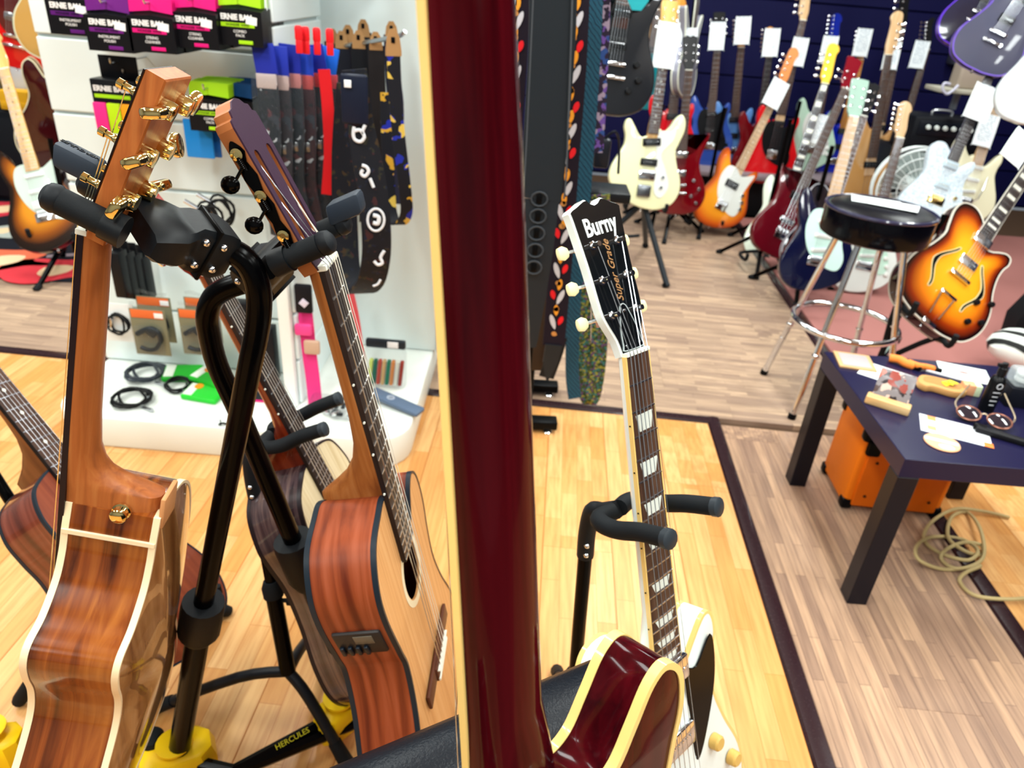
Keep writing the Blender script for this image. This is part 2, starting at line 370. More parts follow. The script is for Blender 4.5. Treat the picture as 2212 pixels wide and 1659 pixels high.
def board(par, scale, w0, w1, y1, mat, th=.006, z0=0., nf=21, fretmat=None, inl=None, inlmat=None, sep=False, bind=None, y0=0.):
    wd = lambda y: w0 + (w1 - w0) * (y / y1)
    b = MB(); b.loft([[(-wd(y) / 2, y, z0), (wd(y) / 2, y, z0), (wd(y) / 2 * .995, y, z0 + th), (0, y, z0 + th * 1.12), (-wd(y) / 2 * .995, y, z0 + th)] for y in (y0, y1)])
    fb = b.build('fingerboard', mat, par, False)
    if bind:
        for s_ in (-1, 1):
            q = MB(); q.loft([[(s_ * (wd(y) / 2 - .0006), y, z0), (s_ * (wd(y) / 2 + .0013), y, z0), (s_ * (wd(y) / 2 + .0013), y, z0 + th * 1.02), (s_ * (wd(y) / 2 - .0006), y, z0 + th * 1.02)] for y in (y0, y1)])
            q.build('board_binding', bind, par, False)
    fq = MB(); fm_ = fretmat or NICKEL
    for n in range(1, nf + 1):
        y = fretY(n, scale)
        if y < y1: break
        w_ = wd(y) * .985; f = MB() if sep else fq
        f.loft([[(-w_ / 2, y + dy, z0 + th + dz), (-w_ / 4, y + dy, z0 + th * 1.06 + dz), (0, y + dy, z0 + th * 1.12 + dz), (w_ / 4, y + dy, z0 + th * 1.06 + dz), (w_ / 2, y + dy, z0 + th + dz)] for dy, dz in ((-.0013, -.001), (-.0008, .0009), (.0008, .0009), (.0013, -.001))], cap=False)
        if sep: f.build('fret', fm_, fb, False)
    if not sep: tag(fq.build('frets', fm_, par, False), None, kind='stuff')
    for (n, kind_) in (inl or []):
        y = (fretY(n, scale) + fretY(n - 1, scale)) / 2; L = fretY(n - 1, scale) - fretY(n, scale); w_ = wd(y); f = MB(); zt = z0 + th * 1.12 + .0002
        if kind_ == 'trap':
            h = min(.012, L * .34); f.solid([(-w_ * .36, y + h), (-w_ * .25, y - h), (w_ * .25, y - h), (w_ * .36, y + h)], zt - .001, zt, .0001, 1)
        elif kind_ == 'block':
            h = L * .33; f.solid([(-w_ * .36, y + h), (-w_ * .36, y - h), (w_ * .36, y - h), (w_ * .36, y + h)], zt - .001, zt, .0001, 1)
        else: f.solid(circle(0, y, .0035, 10), zt - .001, zt, .0001, 1)
        f.build('inlay', inlmat or BONE, fb if sep else par, False)
    return wd
def strings(par, n, s0, s1, ynut, ybr, z0, z1, mat=None, sep=False, r=.0006, wound=None):
    q = MB()
    for i in range(n):
        t = -.5 + i / (n - 1); rr = r * (1.5 - .9 * i / (n - 1)); b = MB() if sep else q
        b.tube([(s0 * t, ynut, z0), (s1 * t, ybr, z1)], rr, 5)
        if sep: b.build('string', (wound if wound and i < n // 2 else mat) or STEEL, par)
    if not sep: q.build('strings', mat or STEEL, par)
def rect(x0, y0, x1, y1): return [(x0, y0), (x1, y0), (x1, y1), (x0, y1)]
HS = {  # headstock outlines above the nut (y up)
 'gibson': [(-.0215, 0), (-.024, .02), (-.033, .042), (-.037, .06), (-.0385, .11), (-.043, .165), (-.044, .176), (-.03, .182), (-.014, .188), (-.006, .183), (0, .1815), (.006, .183), (.014, .188), (.03, .182), (.044, .176), (.043, .165), (.0385, .11), (.037, .06), (.033, .042), (.024, .02), (.0215, 0)],
 'fender': [(-.021, 0), (-.022, .018), (-.03, .028), (-.036, .04), (-.04, .08), (-.043, .13), (-.044, .158), (-.034, .176), (-.015, .184), (.006, .178), (.02, .16), (.024, .14), (.016, .128), (.019, .09), (.024, .05), (.021, .02), (.0205, 0)],
 'slab': [(-.022, 0), (-.026, .014), (-.033, .03), (-.037, .1), (-.039, .168), (-.03, .176), (0, .178), (.03, .176), (.039, .168), (.037, .1), (.033, .03), (.026, .014), (.022, 0)],
 'point': [(-.021, 0), (-.024, .02), (-.034, .032), (-.03, .08), (-.028, .13), (-.02, .18), (0, .2), (.018, .192), (.01, .15), (.018, .1), (.024, .05), (.021, .02), (.021, 0)],
 'bass': [(-.021, 0), (-.024, .02), (-.036, .034), (-.04, .07), (-.045, .14), (-.048, .2), (-.036, .222), (-.01, .226), (.012, .212), (.02, .19), (.012, .165), (.018, .1), (.024, .05), (.021, .02), (.021, 0)],
}
def tuner(par, x, y, side, mat, btn=None, zt=.0, th=.014, bs=1., post=.012):
    q = MB(); q.lathe([(.0045 * bs, 0), (.0045 * bs, .002), (.0028 * bs, .0025), (.0028 * bs, post)], (x, y, zt)); q.box((x, y, zt - th - .004), (.013 * bs, .016 * bs, .007)); q.cyl((x, y, zt - th - .004), (x + side * .022 * bs, y, zt - th - .004), .002 * bs, 8)
    t = q.build('tuner', mat, par)
    b = MB(); b.lathe([(.002, 0), (.005 * bs, .002), (.0075 * bs, .008 * bs), (.006 * bs, .015 * bs), (.002, .016 * bs)], (x + side * .02 * bs, y, zt - th - .004), (side, 0, 0), 12)
    for i in range(len(b.v)): b.v[i].z = zt - th - .004 + (b.v[i].z - (zt - th - .004)) * .45
    b.build('button', btn or mat, t)
    return t
TAGM = None
def tag_mat():
    """white price card with rows of grey print"""
    mt, nt, b = _nodes('price_card', .5, 0)
    tc = nt.nodes.new('ShaderNodeTexCoord'); sp = nt.nodes.new('ShaderNodeSeparateXYZ'); nt.links.new(tc.outputs['Object'], sp.inputs[0])
    wv = nt.nodes.new('ShaderNodeMath'); wv.operation = 'MULTIPLY'; wv.inputs[1].default_value = 110; nt.links.new(sp.outputs['Y'], wv.inputs[0])
    fr = nt.nodes.new('ShaderNodeMath'); fr.operation = 'FRACT'; nt.links.new(wv.outputs[0], fr.inputs[0])
    g = nt.nodes.new('ShaderNodeMath'); g.operation = 'LESS_THAN'; g.inputs[1].default_value = .38; nt.links.new(fr.outputs[0], g.inputs[0])
    ax = nt.nodes.new('ShaderNodeMath'); ax.operation = 'ABSOLUTE'; nt.links.new(sp.outputs['X'], ax.inputs[0])
    n = nt.nodes.new('ShaderNodeTexNoise'); n.inputs['Scale'].default_value = 90; nt.links.new(tc.outputs['Object'], n.inputs['Vector'])
    l1 = nt.nodes.new('ShaderNodeMath'); l1.operation = 'LESS_THAN'; l1.inputs[1].default_value = .035; nt.links.new(ax.outputs[0], l1.inputs[0])
    l2 = nt.nodes.new('ShaderNodeMath'); l2.operation = 'GREATER_THAN'; l2.inputs[1].default_value = .47; nt.links.new(n.outputs['Fac'], l2.inputs[0])
    l3 = nt.nodes.new('ShaderNodeMath'); l3.operation = 'GREATER_THAN'; l3.inputs[1].default_value = -.055; nt.links.new(sp.outputs['Y'], l3.inputs[0])
    p = g
    for q in (l1, l2, l3):
        m_ = nt.nodes.new('ShaderNodeMath'); m_.operation = 'MULTIPLY'; nt.links.new(p.outputs[0], m_.inputs[0]); nt.links.new(q.outputs[0], m_.inputs[1]); p = m_
    mx = nt.nodes.new('ShaderNodeMix'); mx.data_type = 'RGBA'; mx.inputs['A'].default_value = lin('#eef6fa'); mx.inputs['B'].default_value = lin('#8fa0b4')
    nt.links.new(p.outputs[0], mx.inputs['Factor']); nt.links.new(mx.outputs['Result'], b.inputs['Base Color'])
    return mt
TAGM = tag_mat()
def price_tag(mat4, label, w_=.1, h=.16):
    b = MB(); b.solid(spline([(-w_ / 2, -h / 2 + .004), (-w_ / 2 + .004, -h / 2), (w_ / 2 - .004, -h / 2), (w_ / 2, -h / 2 + .004), (w_ / 2, h / 2 - .012), (w_ / 2 - .012, h / 2), (-w_ / 2 + .012, h / 2), (-w_ / 2, h / 2 - .012)], 2), -.0008, .0008, .0003, 1)
    o = b.build('price_tag', TAGM); o.matrix_world = mat4; return tag(o, label, 'price tag', 'price tags on the shop guitars')

def electric(label, mat4, body=O_ST, bmat=None, head='fender', hmat=None, nmat=None, fbmat=None, scale=.648, guard=None, pick=(), knobs=(), bridge=None, burst_=None, bind=None,
             inl=None, hardware=None, th=.045, name='electric_guitar', cat='guitar', bass=False, btn=None, fholes=False, tail=None, nomesh_strings=False, reverse=False, group=None, top=None, inlmat=None, hi=False, yj_=None):
    hw = hardware or CHROME; t = thing(name, label, cat, mat4, group); sc = scale / .648
    out = smooth_out(body); zt = -.003
    b = MB(); b.solid(out, zt - th, zt, .007 if not bind else .002, 3); bo = b.build('body', bmat, t)
    if burst_ is not None: dome('burst_top', inset(out, .0015), zt + .0005, .006 if bind else .0012, burst_, t, c=(0, sum(p[1] for p in out) / len(out) - .02))
    elif top is not None: dome('carved_top', inset(out, .0015), zt + .0005, .008, top, t, c=(0, sum(p[1] for p in out) / len(out) - .02))
    if bind:
        for z0, z1 in ((zt - .006, zt + .001), (zt - th - .001, zt - th + .006)):
            q = MB(); ringprism(q, out, .0008, .004, z0, z1); q.build('binding', bind, t)
    ztop = zt + (.0065 if (burst_ is not None and bind) or top is not None else .0015)
    yj = max(p[1] for p in body if abs(p[0]) < .036); L = -scale * .70
    if guard is not None:
        gm, go = guard; q = MB(); q.solid(spline(go, 4), ztop - .0005, ztop + .002, .0008, 1); q.build('pickguard', gm, t)
    w0, w1 = (.04, .058) if bass else (.042, .056)
    q = MB(); neck_loft(q, [(0.002, w0, .016), (-.1, w0 + .004, .019), (yj + .05, w1 - .004, .021), (yj + .015, w1, .026, .8), (yj - .02, w1 * .98, .03, .6), (yj - .06, w1 * .96, .03, .6)]); q.build('neck', nmat, t)
    board(t, scale, w0, w1, max(L, -scale * (1 - 2 ** (-22 / 12))), fbmat or nmat, nf=20 if bass else 22, inl=inl, inlmat=inlmat, bind=bind if bind else None, sep=hi)
    q = MB(); q.box((0, .002, .0035), (w0, .004, .009)); q.build('nut', BONE, t)
    ho = [(x * (-1 if reverse else 1), y) for x, y in HS[head]]; 
    if reverse: ho = ho[::-1]
    R = Matrix.Rotation(math.radians(-12 if head in ('gibson', 'slab', 'point') else -2), 4, 'X')
    hd = MB(); hd.solid(spline(ho, 3, False), -.013, .001 if head != 'fender' else -.002, .002, 1)
    hd.xf(R); ho_ = hd.build('headstock', hmat or nmat, t)
    hz = .001 if head != 'fender' else -.002
    if head in ('gibson', 'slab'): pos = [(s_ * .022, .05 + .042 * i, s_) for i in range(2 if bass else 3) for s_ in (-1, 1)]
    else: pos = [((-.022 - .002 * i) * (-1 if reverse else 1), .04 + (.04 if bass else .025) * i, 1 if reverse else -1) for i in range(4 if bass else 6)]
    for x, y, s_ in pos:
        tn = tuner(t, x, y, s_, hw, btn, zt=hz, bs=1.4 if bass else (1.15 if hi else 1.), th=.013); tn.matrix_local = R
        # the frame of a tilted headstock
    if hi:
        for i, (x, y, s_) in enumerate(sorted(pos, key=lambda k: (k[2], -k[2] * -k[1]))):
            order = (2 - int(round((y - .05) / .042))) if s_ < 0 else 3 + int(round((y - .05) / .042)); order = (int(round((y - .05) / .042))) if s_ < 0 else 5 - int(round((y - .05) / .042))
            a = R @ Vector((x, y, hz + .008)); q = MB(); q.tube([tuple(a), (-.0165 + .0066 * order, .003, .0085)], .0006, 5); q.build('string', STEEL, t)
    for (y, w_, h, mt, ang) in pick:
        q = MB(); q.rbox((0, 0, 0), (w_, h, .012), .003); q.xf(Matrix.Translation((0, y, ztop + .003)) @ Matrix.Rotation(ang, 4, 'Z')); p = q.build('pickup', mt, t)
        q = MB()
        for k in range(4 if bass else 6): q.lathe([(.0022, 0), (.0022, .0012), (.0005, .0014)], ((k - (1.5 if bass else 2.5)) * w_ * (.2 if bass else .135), 0, .006), seg=8)
        q.xf(Matrix.Translation((0, y, ztop + .003)) @ Matrix.Rotation(ang, 4, 'Z')); tag(q.build('pole_pieces', hw, p), None, kind='stuff')
    for (x, y, r_, mt) in knobs:
        q = MB(); q.lathe([(r_, 0), (r_ * .95, .011), (r_ * .75, .0135), (.001, .0135)], (x, y, ztop)); q.build('knob', mt, t)
    yb = -scale
    if bridge == 'tom':
        q = MB(); q.rbox((0, yb, ztop + .01), (.085, .014, .011), .002); q.cyl((-.037, yb, ztop), (-.037, yb, ztop + .014), .0055); q.cyl((.037, yb, ztop), (.037, yb, ztop + .014), .0055)
        for k in range(6): q.box((-.026 + k * .0104, yb, ztop + .0165), (.005, .009, .004))
        q.build('bridge', hw, t)
        if tail == 'trap':
            q = MB(); q.rbox((0, yb - .085, ztop + .012), (.07, .012, .01), .002); q.tube([(-.028, yb - .09, ztop + .01), (-.02, yb - .18, ztop + .006)], .0035, 8); q.tube([(.028, yb - .09, ztop + .01), (.02, yb - .18, ztop + .006)], .0035, 8); q.rbox((0, min(p[1] for p in body) + .004, ztop + .002), (.055, .016, .01), .002); q.build('tailpiece', hw, t)
        else:
            q = MB(); q.rbox((0, yb - .045, ztop + .009), (.098, .013, .012), .004); q.cyl((-.041, yb - .045, ztop), (-.041, yb - .045, ztop + .014), .007); q.cyl((.041, yb - .045, ztop), (.041, yb - .045, ztop + .014), .007); q.build('tailpiece', hw, t)
    elif bridge:
        q = MB(); q.rbox((0, yb - .012, ztop + .003), (.085 if not bass else .07, .06 if bass else .04, .006), .002); ns = 4 if bass else 6
        for k in range(ns): q.rbox(((k - (ns - 1) / 2) * (.019 if bass else .0108), yb, ztop + .008), (.012 if bass else .009, .026, .007), .0015)
        q.build('bridge', hw, t)
        if bridge == 'trem':
            q = MB(); q.tube([(.035, yb - .01, ztop + .008), (.05, yb + .01, ztop + .03), (.06, yb + .07, ztop + .035), (.062, yb + .13, ztop + .033)], .0028, 8); q.build('whammy_bar', hw, t)
    if fholes:
        for s_ in (-1, 1):
            q = MB(); pts = [(s_ * (.085 + .022 * math.sin(k / 10 * math.pi * 1.9 - 1.2) + .012 * (k - 5) / 5), yb + .095 - .19 * k / 10) for k in range(11)]
            W = [.003, .0045, .005, .0055, .0065, .0085, .0065, .0055, .005, .0045, .003]
            lo = [(x - a, y) for (x, y), a in zip(pts, W)]; hi = [(x + a, y) for (x, y), a in zip(pts, W)]
            q.solid(spline(lo + hi[::-1], 3), ztop - .004, ztop + .0008, .0002, 1); q.build('f_hole', BLACK, t)
            q = MB(); ringprism(q, spline(lo + hi[::-1], 3), .0018, .0002, ztop - .003, ztop + .001); q.build('f_hole_edge', IVORY, t)
    ns = 4 if bass else 6
    strings(t, ns, .033, .054 if not bass else .056, .003, yb, .0085, ztop + .018, r=.0009 if bass else .0006, sep=hi)
    q = MB(); q.lathe([(.006, 0), (.004, .004), (.0035, .009), (.006, .013), (.001, .0135)], (0, min(p[1] for p in body), zt - th / 2), (0, -1, 0), 10); q.build('strap_button', hw, t)
    return t

def acoustic(name, label, mat4, body, depth, mats, scale=.648, yj=-.36, hole=None, bind=IVORY, dome_h=.012, back_dome=True):
    """hollow body: soundboard with a real hole, ribs, arched back, bindings"""
    t = thing(name, label, 'guitar', mat4); out = smooth_out(body, 6)
    cy = sum(p[1] for p in out) / len(out)
    q = MB(); plate_holes(q, inset(out, .002), [circle(0, hole[0], hole[1])] if hole else [], -.003, 0); q.build('soundboard', mats['top'], t, False)
    n = len(out); q = MB(); a = out; b_ = inset(out, .0025)
    q.add([(x, y, 0 - .001) for x, y in a] + [(x, y, -depth + .001) for x, y in a] + [(x, y, -depth + .001) for x, y in b_] + [(x, y, -.001) for x, y in b_], [[k * n + j, k * n + (j + 1) % n, ((k + 1) % 4) * n + (j + 1) % n, ((k + 1) % 4) * n + j] for k in range(4) for j in range(n)])
    q.build('side', mats['side'], t)
    dome('back', inset(out, .001), -depth, -dome_h, mats['back'], t, c=(0, cy - .02))
    for z0, z1 in ((-.0065, .0008), (-depth - .0008, -depth + .0065)):
        q = MB(); ringprism(q, out, .0009, .003, z0, z1); q.build('binding', bind, t, sharp=60)
    return t, out
# ------------------------------------------------------------------ room
FO = Vector((.7202, 2.2467, 0)); FYAW = .0326
FA = Vector((math.sin(FYAW), math.cos(FYAW), 0)); FB = Vector((math.cos(FYAW), -math.sin(FYAW), 0))
def fab(a, b, z=0): return FO + FA * a + FB * b + Vector((0, 0, z))
X0, X1, Y0, Y1 = -4.6, 4.6, -3.2, 6.1
SUBF = M('#5b4636', .6)
q = MB(); q.box(((X0 + X1) / 2, (Y0 + Y1) / 2, -.07), (X1 - X0, Y1 - Y0, .1)); floor = q.build('floor', SUBF, None, False); floor['kind'] = 'structure'; floor['label'] = 'wood laminate shop floor in honey and grey brown boards'
YEL = planks_mat('honey_laminate', '#d39552', '#e4b478', '#ba763a', rough=.3, stave=.047)
BRN = planks_mat('grey_brown_laminate', '#c6a88c', '#9c8270', '#6a554a', rough=.36, stave=.027)
BRN2 = planks_mat('walnut_laminate', '#c09c7e', '#987a66', '#664f46', rough=.34, stave=.027)
PW, PL = .19, 1.28
def plank_mesh(mat):
    b = MB(); b.rbox((0, 0, -.01), (PW - .0004, PL - .0004, .02), .0006, seg=1); me = b.build('plank', mat, None, False); d = me.data; bpy.data.objects.remove(me, do_unlink=True); return d
def lay(mat, a0, a1, b0, b1, along_a=True):
    me0 = plank_mesh(mat); n = 0
    if along_a: r0, r1, l0, l1 = b0, b1, a0, a1
    else: r0, r1, l0, l1 = a0, a1, b0, b1
    rows = int(math.ceil((r1 - r0) / PW - 1e-6)); pw = (r1 - r0) / rows
    for i in range(rows):
        s = l0 - random.random() * PL
        while s < l1 - .01:
            e = min(s + PL, l1); st = max(s, l0)
            if e - st > .02:
                o = bpy.data.objects.new('plank', me0); COL.objects.link(o); o.parent = floor
                c = (fab((st + e) / 2, r0 + (i + .5) * pw) if along_a else fab(r0 + (i + .5) * pw, (st + e) / 2))
                o.location = c; o.rotation_euler = (0, 0, -FYAW if along_a else -FYAW + math.pi / 2); o.scale = (pw / PW, (e - st) / PL, 1); n += 1
            s += PL
    return n
NP = lay(YEL, -4.3, -.012, -3.4, -.012) + lay(BRN2, -3.2, -.012, .035, .59) + lay(YEL, -3.2, -.14, .64, 2.6) + lay(BRN, .035, 3.5, -3.9, .59, False)
b = MB()
TRIMM = M('#2c1a1e', .25, coat=.3)
def strip(name, a0, b0, a1, b1, w_):
    p, q_ = fab(a0, b0), fab(a1, b1); d = (q_ - p).normalized(); s = Vector((d.y, -d.x, 0)) * w_ / 2; k = MB()
    k.loft([[e - s, e - s * .8 + Vector((0, 0, .006)), e + Vector((0, 0, .008)), e + s * .8 + Vector((0, 0, .006)), e + s] for e in (p, q_)]); o = k.build(name, TRIMM); o['kind'] = 'structure'; return o
strip('trim_1', .012, -3.9, .012, .03, .045); strip('trim_2', -3.4, .012, 0.03, .012, .046); strip('trim_3', -3.4, .615, 2.8, .615, .05)
# reddish carpet on the right
q = MB(); pts = [fab(-.14, .64), fab(-.14, 3.0), fab(3.0, 3.0), fab(2.8, .64)]; q.loft([[p + Vector((0, 0, 0)) for p in pts], [p + Vector((0, 0, .012)) for p in pts]]); tag(q.build('carpet', M('#a8706a', .9, bump=.6, bscale=400), None, False), 'dusty rose carpet covering the stage area under the stool', 'carpet')
WALLW = M('#8f9498', .6); NAVY = M('#05063a', .6, bump=.2, bscale=60)
def wall(name, c, d, mat):
    k = MB(); k.box(c, d); o = k.build(name, mat, None, False); o['kind'] = 'structure'; return o
HT = CEIL + .0
wall('wall_back', ((X0 + X1) / 2, Y1 + .05, HT / 2), (X1 - X0 + .2, .1, HT), NAVY)
wall('wall_left', (X0 - .05, (Y0 + Y1) / 2, HT / 2), (.1, Y1 - Y0, HT), WALLW)
wall('wall_right', (X1 + .05, (Y0 + Y1) / 2, HT / 2), (.1, Y1 - Y0, HT), M('#10122a', .7))
wall('wall_front', ((X0 + X1) / 2, Y0 - .05, HT / 2), (X1 - X0 + .2, .1, HT), WALLW)
wall('ceiling', ((X0 + X1) / 2, (Y0 + Y1) / 2, HT + .05), (X1 - X0 + .2, Y1 - Y0 + .2, .1), M('#e8eaea', .8))
# horizontal navy display boards on the back wall
for i in range(11):
    z0 = .02 + i * .265; k = MB(); k.rbox((1.6, Y1 - .012, z0 + .128), (5.9, .024, .255), .004, seg=1); o = k.build('slat', NAVY, bpy.data.objects['wall_back'], False)
for x, y in LAMPS:
    t = thing('ceiling_light', 'white ceiling lamp, %s from the left in the %s row from the back wall' % ({-2.7: 'first', -.9: 'second', .9: 'third', 2.7: 'fourth'}[x], {4.15: 'first', 2.3: 'second', .45: 'third', -1.4: 'fourth'}[y]), 'lamp', (x, y, CEIL), 'ceiling lamps')
    k = MB(); k.rbox((0, 0, -.03), (.34, 1.22, .06), .01); k.build('housing', M('#f4f4f4', .4), t)

# ------------------------------------------------------------------ acoustic guitar on the left, seen from its cutaway side
def herc_mats(): pass
AC_N = ht(202, 499, 1.08); AC_U = Vector((.214, .097, .972)); AC_F = Vector((-.969, -.102, .223))
a_ = spline([(.024, -.318), (-.03, -.313), (-.07, -.325), (-.105, -.36), (-.125, -.42), (-.12, -.49), (-.112, -.54), (-.125, -.6), (-.155, -.67), (-.165, -.73), (-.14, -.78), (-.08, -.805), (0, -.81), (.08, -.805), (.14, -.78), (.165, -.73), (.15, -.67), (.118, -.625), (.094, -.58), (.094, -.54), (.11, -.5), (.116, -.472), (.107, -.453), (.075, -.441), (.045, -.412), (.033, -.38), (.03, -.352)], 6, False)
b_ = [(.03, -.352), (.028, -.34), (.026, -.33), (.024, -.318)]
AC_OUT = a_[:-1] + b_[:-1]
KOA = wood('koa_gloss', '#3a1405', '#7e3c12', '#a86226', rough=.2, coat=.5, sx=9, sy=2.2, sz=55)
KOAB = wood('koa_back', '#5a2c12', '#8a5a30', '#a8784a', rough=.16, coat=1., sx=40, sy=2, sz=40)
MAHN = wood('satin_mahogany', '#8a4a22', '#a35a2a', '#b4703a', rough=.4, sx=80, sy=5, sz=80)
EBONY = wood('ebony', '#150f10', '#241a1a', '#31241f', rough=.4, sx=120, sy=6)
ROSEB = wood('rosewood_board', '#33211a', '#4a3226', '#5c4234', rough=.45, sx=160, sy=8)
CRM2 = M('#f3dcb4', .3, name='cream_edge')
smooth_keep = smooth_out
def raw_out(o, per=6): return o
t = thing('acoustic_guitar', 'cutaway acoustic guitar with koa sides hung on the stand, seen edge on', 'guitar', pose(AC_N, AC_U, AC_F)); ACG = t
out = AC_OUT; n = len(out); DEP = .102
q = MB(); plate_holes(q, inset(out, .002), [circle(0, -.47, .045)], -.003, 0); q.build('soundboard', wood('spruce', '#b98a50', '#caa066', '#d8b47c', sx=90, sy=3), t, False)
q = MB(); bb = inset(out, .0025)
q.add([(x, y, -.001) for x, y in out] + [(x, y, -DEP + .001) for x, y in out] + [(x, y, -DEP + .001) for x, y in bb] + [(x, y, -.001) for x, y in bb], [[k * n + j, k * n + (j + 1) % n, ((k + 1) % 4) * n + (j + 1) % n, ((k + 1) % 4) * n + j] for k in range(4) for j in range(n)])
q.build('side', KOA, t)
dome('back', inset(out, .001), -DEP, -.02, KOAB, t, c=(-.02, -.58))
k = MB(); k.box((0, -.6, -DEP - .0205), (.004, .02, .001))
for z0, z1 in ((-.007, .0008), (-DEP - .0012, -DEP + .0065)):
    q = MB(); ringprism(q, out, .0012, .003, z0, z1); q.build('binding', CRM2, t, sharp=60)
q = MB(); q.box((.0305, -.352, -DEP / 2), (.0045, .0055, DEP)); q.build('cutaway_edge_strip', CRM2, t)
q = MB(); neck_loft(q, [(0.004, .044, .016), (-.06, .046, .0175), (-.16, .05, .019), (-.21, .052, .02), (-.25, .052, .023), (-.268, .051, .03), (-.28, .05, .042), (-.288, .049, .06, .9), (-.294, .048, .084, .8), (-.298, .047, DEP - .004, .7), (-.334, .046, DEP - .004, .5)]); q.build('neck', MAHN, t)
q = MB(); q.rbox((0, -.3125, -DEP - .001), (.045, .042, .006), .002); q.build('heel_cap', M('#c98d5c', .4), t)
board(t, .63, .044, .056, -.42, EBONY, nf=18, sep=False, bind=M('#1a0f14', .35))
q = MB(); q.rbox((0, .003, .003), (.045, .006, .011), .001); q.build('nut', BONE, t)
R15 = Matrix.Rotation(math.radians(-15), 4, 'X')
q = MB(); q.solid(spline([(-.022, 0), (-.026, .014), (-.033, .034), (-.036, .1), (-.0375, .178)], 3, False) + [(.0375, .178)] + spline([(.0375, .178), (.036, .1), (.033, .034), (.026, .014), (.022, 0)], 3, False)[1:], -.02, -.001, .0015, 1); q.xf(R15); hd = q.build('headstock', MAHN, t)
q = MB(); q.solid([(-.022, .006), (-.033, .036), (-.036, .1), (-.0372, .177), (.0372, .177), (.036, .1), (.033, .036), (.022, .006)], -.001, .0006, .0002, 1); q.xf(R15); q.build('headstock_veneer', M('#1a0d0c', .3), hd)
def open_tuner(par, x, y, side, R):
    q = MB(); q.lathe([(.006, 0), (.0065, .002), (.0042, .004), (.0034, .008), (.0034, .013), (.0045, .014), (.0045, .019), (.003, .02)], (x, y, 0)); q.lathe([(.001, -.034), (.0085, -.033), (.0095, -.028), (.0095, -.02), (.0075, -.0165)], (x, y, 0)); q.cyl((x, y, -.026), (x + side * .02, y, -.026), .0042, 12); q.lathe([(.006, .008), (.0065, .012), (.004, .016)], (x, y, -.026), (side, 0, 0), 12)
    q.xf(R); t_ = q.build('tuner', GOLD, par)
    b = MB(); b.solid(spline([(0, -.0055), (.004, -.0095), (.013, -.013), (.021, -.008), (.0225, 0), (.021, .008), (.013, .013), (.004, .0095), (0, .0055)], 3), -.0052, .0052, .0035, 2)
    b.xf(Matrix.Translation((x + side * .02, y, -.026)) @ Matrix.Scale(side, 4, (1, 0, 0)) @ Matrix.Rotation(random.uniform(-1.1, 1.1), 4, 'X')); b.xf(R); bo = b.build('button', GOLD, t_)
    return t_
for i in range(3):
    for s_ in (-1, 1): open_tuner(hd, s_ * .024, .056 + .048 * i, s_, R15)
for i in range(6):
    s_ = -1 if i < 3 else 1; j = i if i < 3 else 5 - i; p = R15 @ Vector((s_ * .022, .056 + .048 * j, .012)); x0 = -.018 + .0072 * i
    q = MB(); q.tube([tuple(p), (x0, .004, .0085), (x0 * 1.45, -.63, .014)], .00055, 5); q.build('string', M('#e8d9a8', .2, 1.), t)
q = MB(); q.lathe([(.0105, 0), (.0105, .002), (.0085, .003), (.007, .0075), (.0092, .0095), (.0092, .0125), (.007, .0145), (.001, .0148)], (.0235, -.316, -.06), (1, 0, 0), 20); q.build('strap_button', GOLD, t)
q = MB(); q.rbox((0, -.635, .006), (.15, .03, .012), .004); q.build('bridge', EBONY, t)

# ------------------------------------------------------------------ classical guitar
CL_N = Vector((-.232, .8113, 1.0219)); CL_U = Vector((-.2222, .0064, .975)); CL_F = Vector((.975, .0012, .2222))
CL_BODY = [(-.02, -.325), (-.06, -.328), (-.108, -.345), (-.137, -.39), (-.14, -.44), (-.126, -.51), (-.119, -.55), (-.135, -.615), (-.168, -.685), (-.182, -.74), (-.165, -.79), (-.11, -.815), (0, -.822), (.11, -.815), (.165, -.79), (.182, -.74), (.168, -.685), (.135, -.615), (.119, -.555), (.126, -.505), (.142, -.455), (.14, -.408), (.118, -.385), (.09, -.395), (.06, -.425), (.038, -.425), (.03, -.37)]
MAHS = wood('mahogany_side', '#5f2413', '#8f4223', '#a9583a', rough=.35, sx=6, sy=2.2, sz=50)
CEDAR = wood('cedar_top', '#c08650', '#d29a62', '#dcaa74', rough=.4, sx=140, sy=2.)
NECKC = wood('cedar_neck', '#8a4d24', '#a3622f', '#b47845', rough=.38, sx=80, sy=4, sz=80)
BBLUE = M('#1c2630', .35, name='black_edge')
CLD = .094
t, out = acoustic('classical_guitar', 'nylon string classical guitar with cedar top hung on the stand', pose(CL_N, CL_U, CL_F), CL_BODY, CLD, dict(top=CEDAR, side=MAHS, back=MAHS), hole=(-.478, .043), bind=BBLUE, dome_h=.01)
q = MB(); ringprism(q, circle(0, -.478, .0495, 40), .005, .005, -.0005, .0005); q.build('rosette', M('#e6d9b8', .4), t)
q = MB(); neck_loft(q, [(.004, .052, .019), (-.08, .054, .02), (-.2, .057, .023), (-.245, .058, .028), (-.27, .056, .036), (-.29, .052, .05), (-.305, .047, .07), (-.315, .043, .085, .9), (-.322, .041, CLD, .8), (-.345, .04, CLD, .7)]); q.build('neck', NECKC, t)
board(t, .65, .052, .062, -.436, EBONY, nf=19, sep=True, th=.007, fretmat=M('#cfd0d0', .25, 1.))
for n in (5, 7, 9, 12):
    y = (fretY(n, .65) + fretY(n - 1, .65)) / 2; q = MB(); q.cyl((-.0255 - .0012 * n / 3, y, .0035), (-.0277 - .0012 * n / 3, y, .0035), .0015, 10); q.build('side_dot', BONE, t)
q = MB(); q.rbox((0, .003, .003), (.054, .007, .015), .0015); q.build('nut', BONE, t)
RC = Matrix.Rotation(math.radians(-14), 4, 'X')
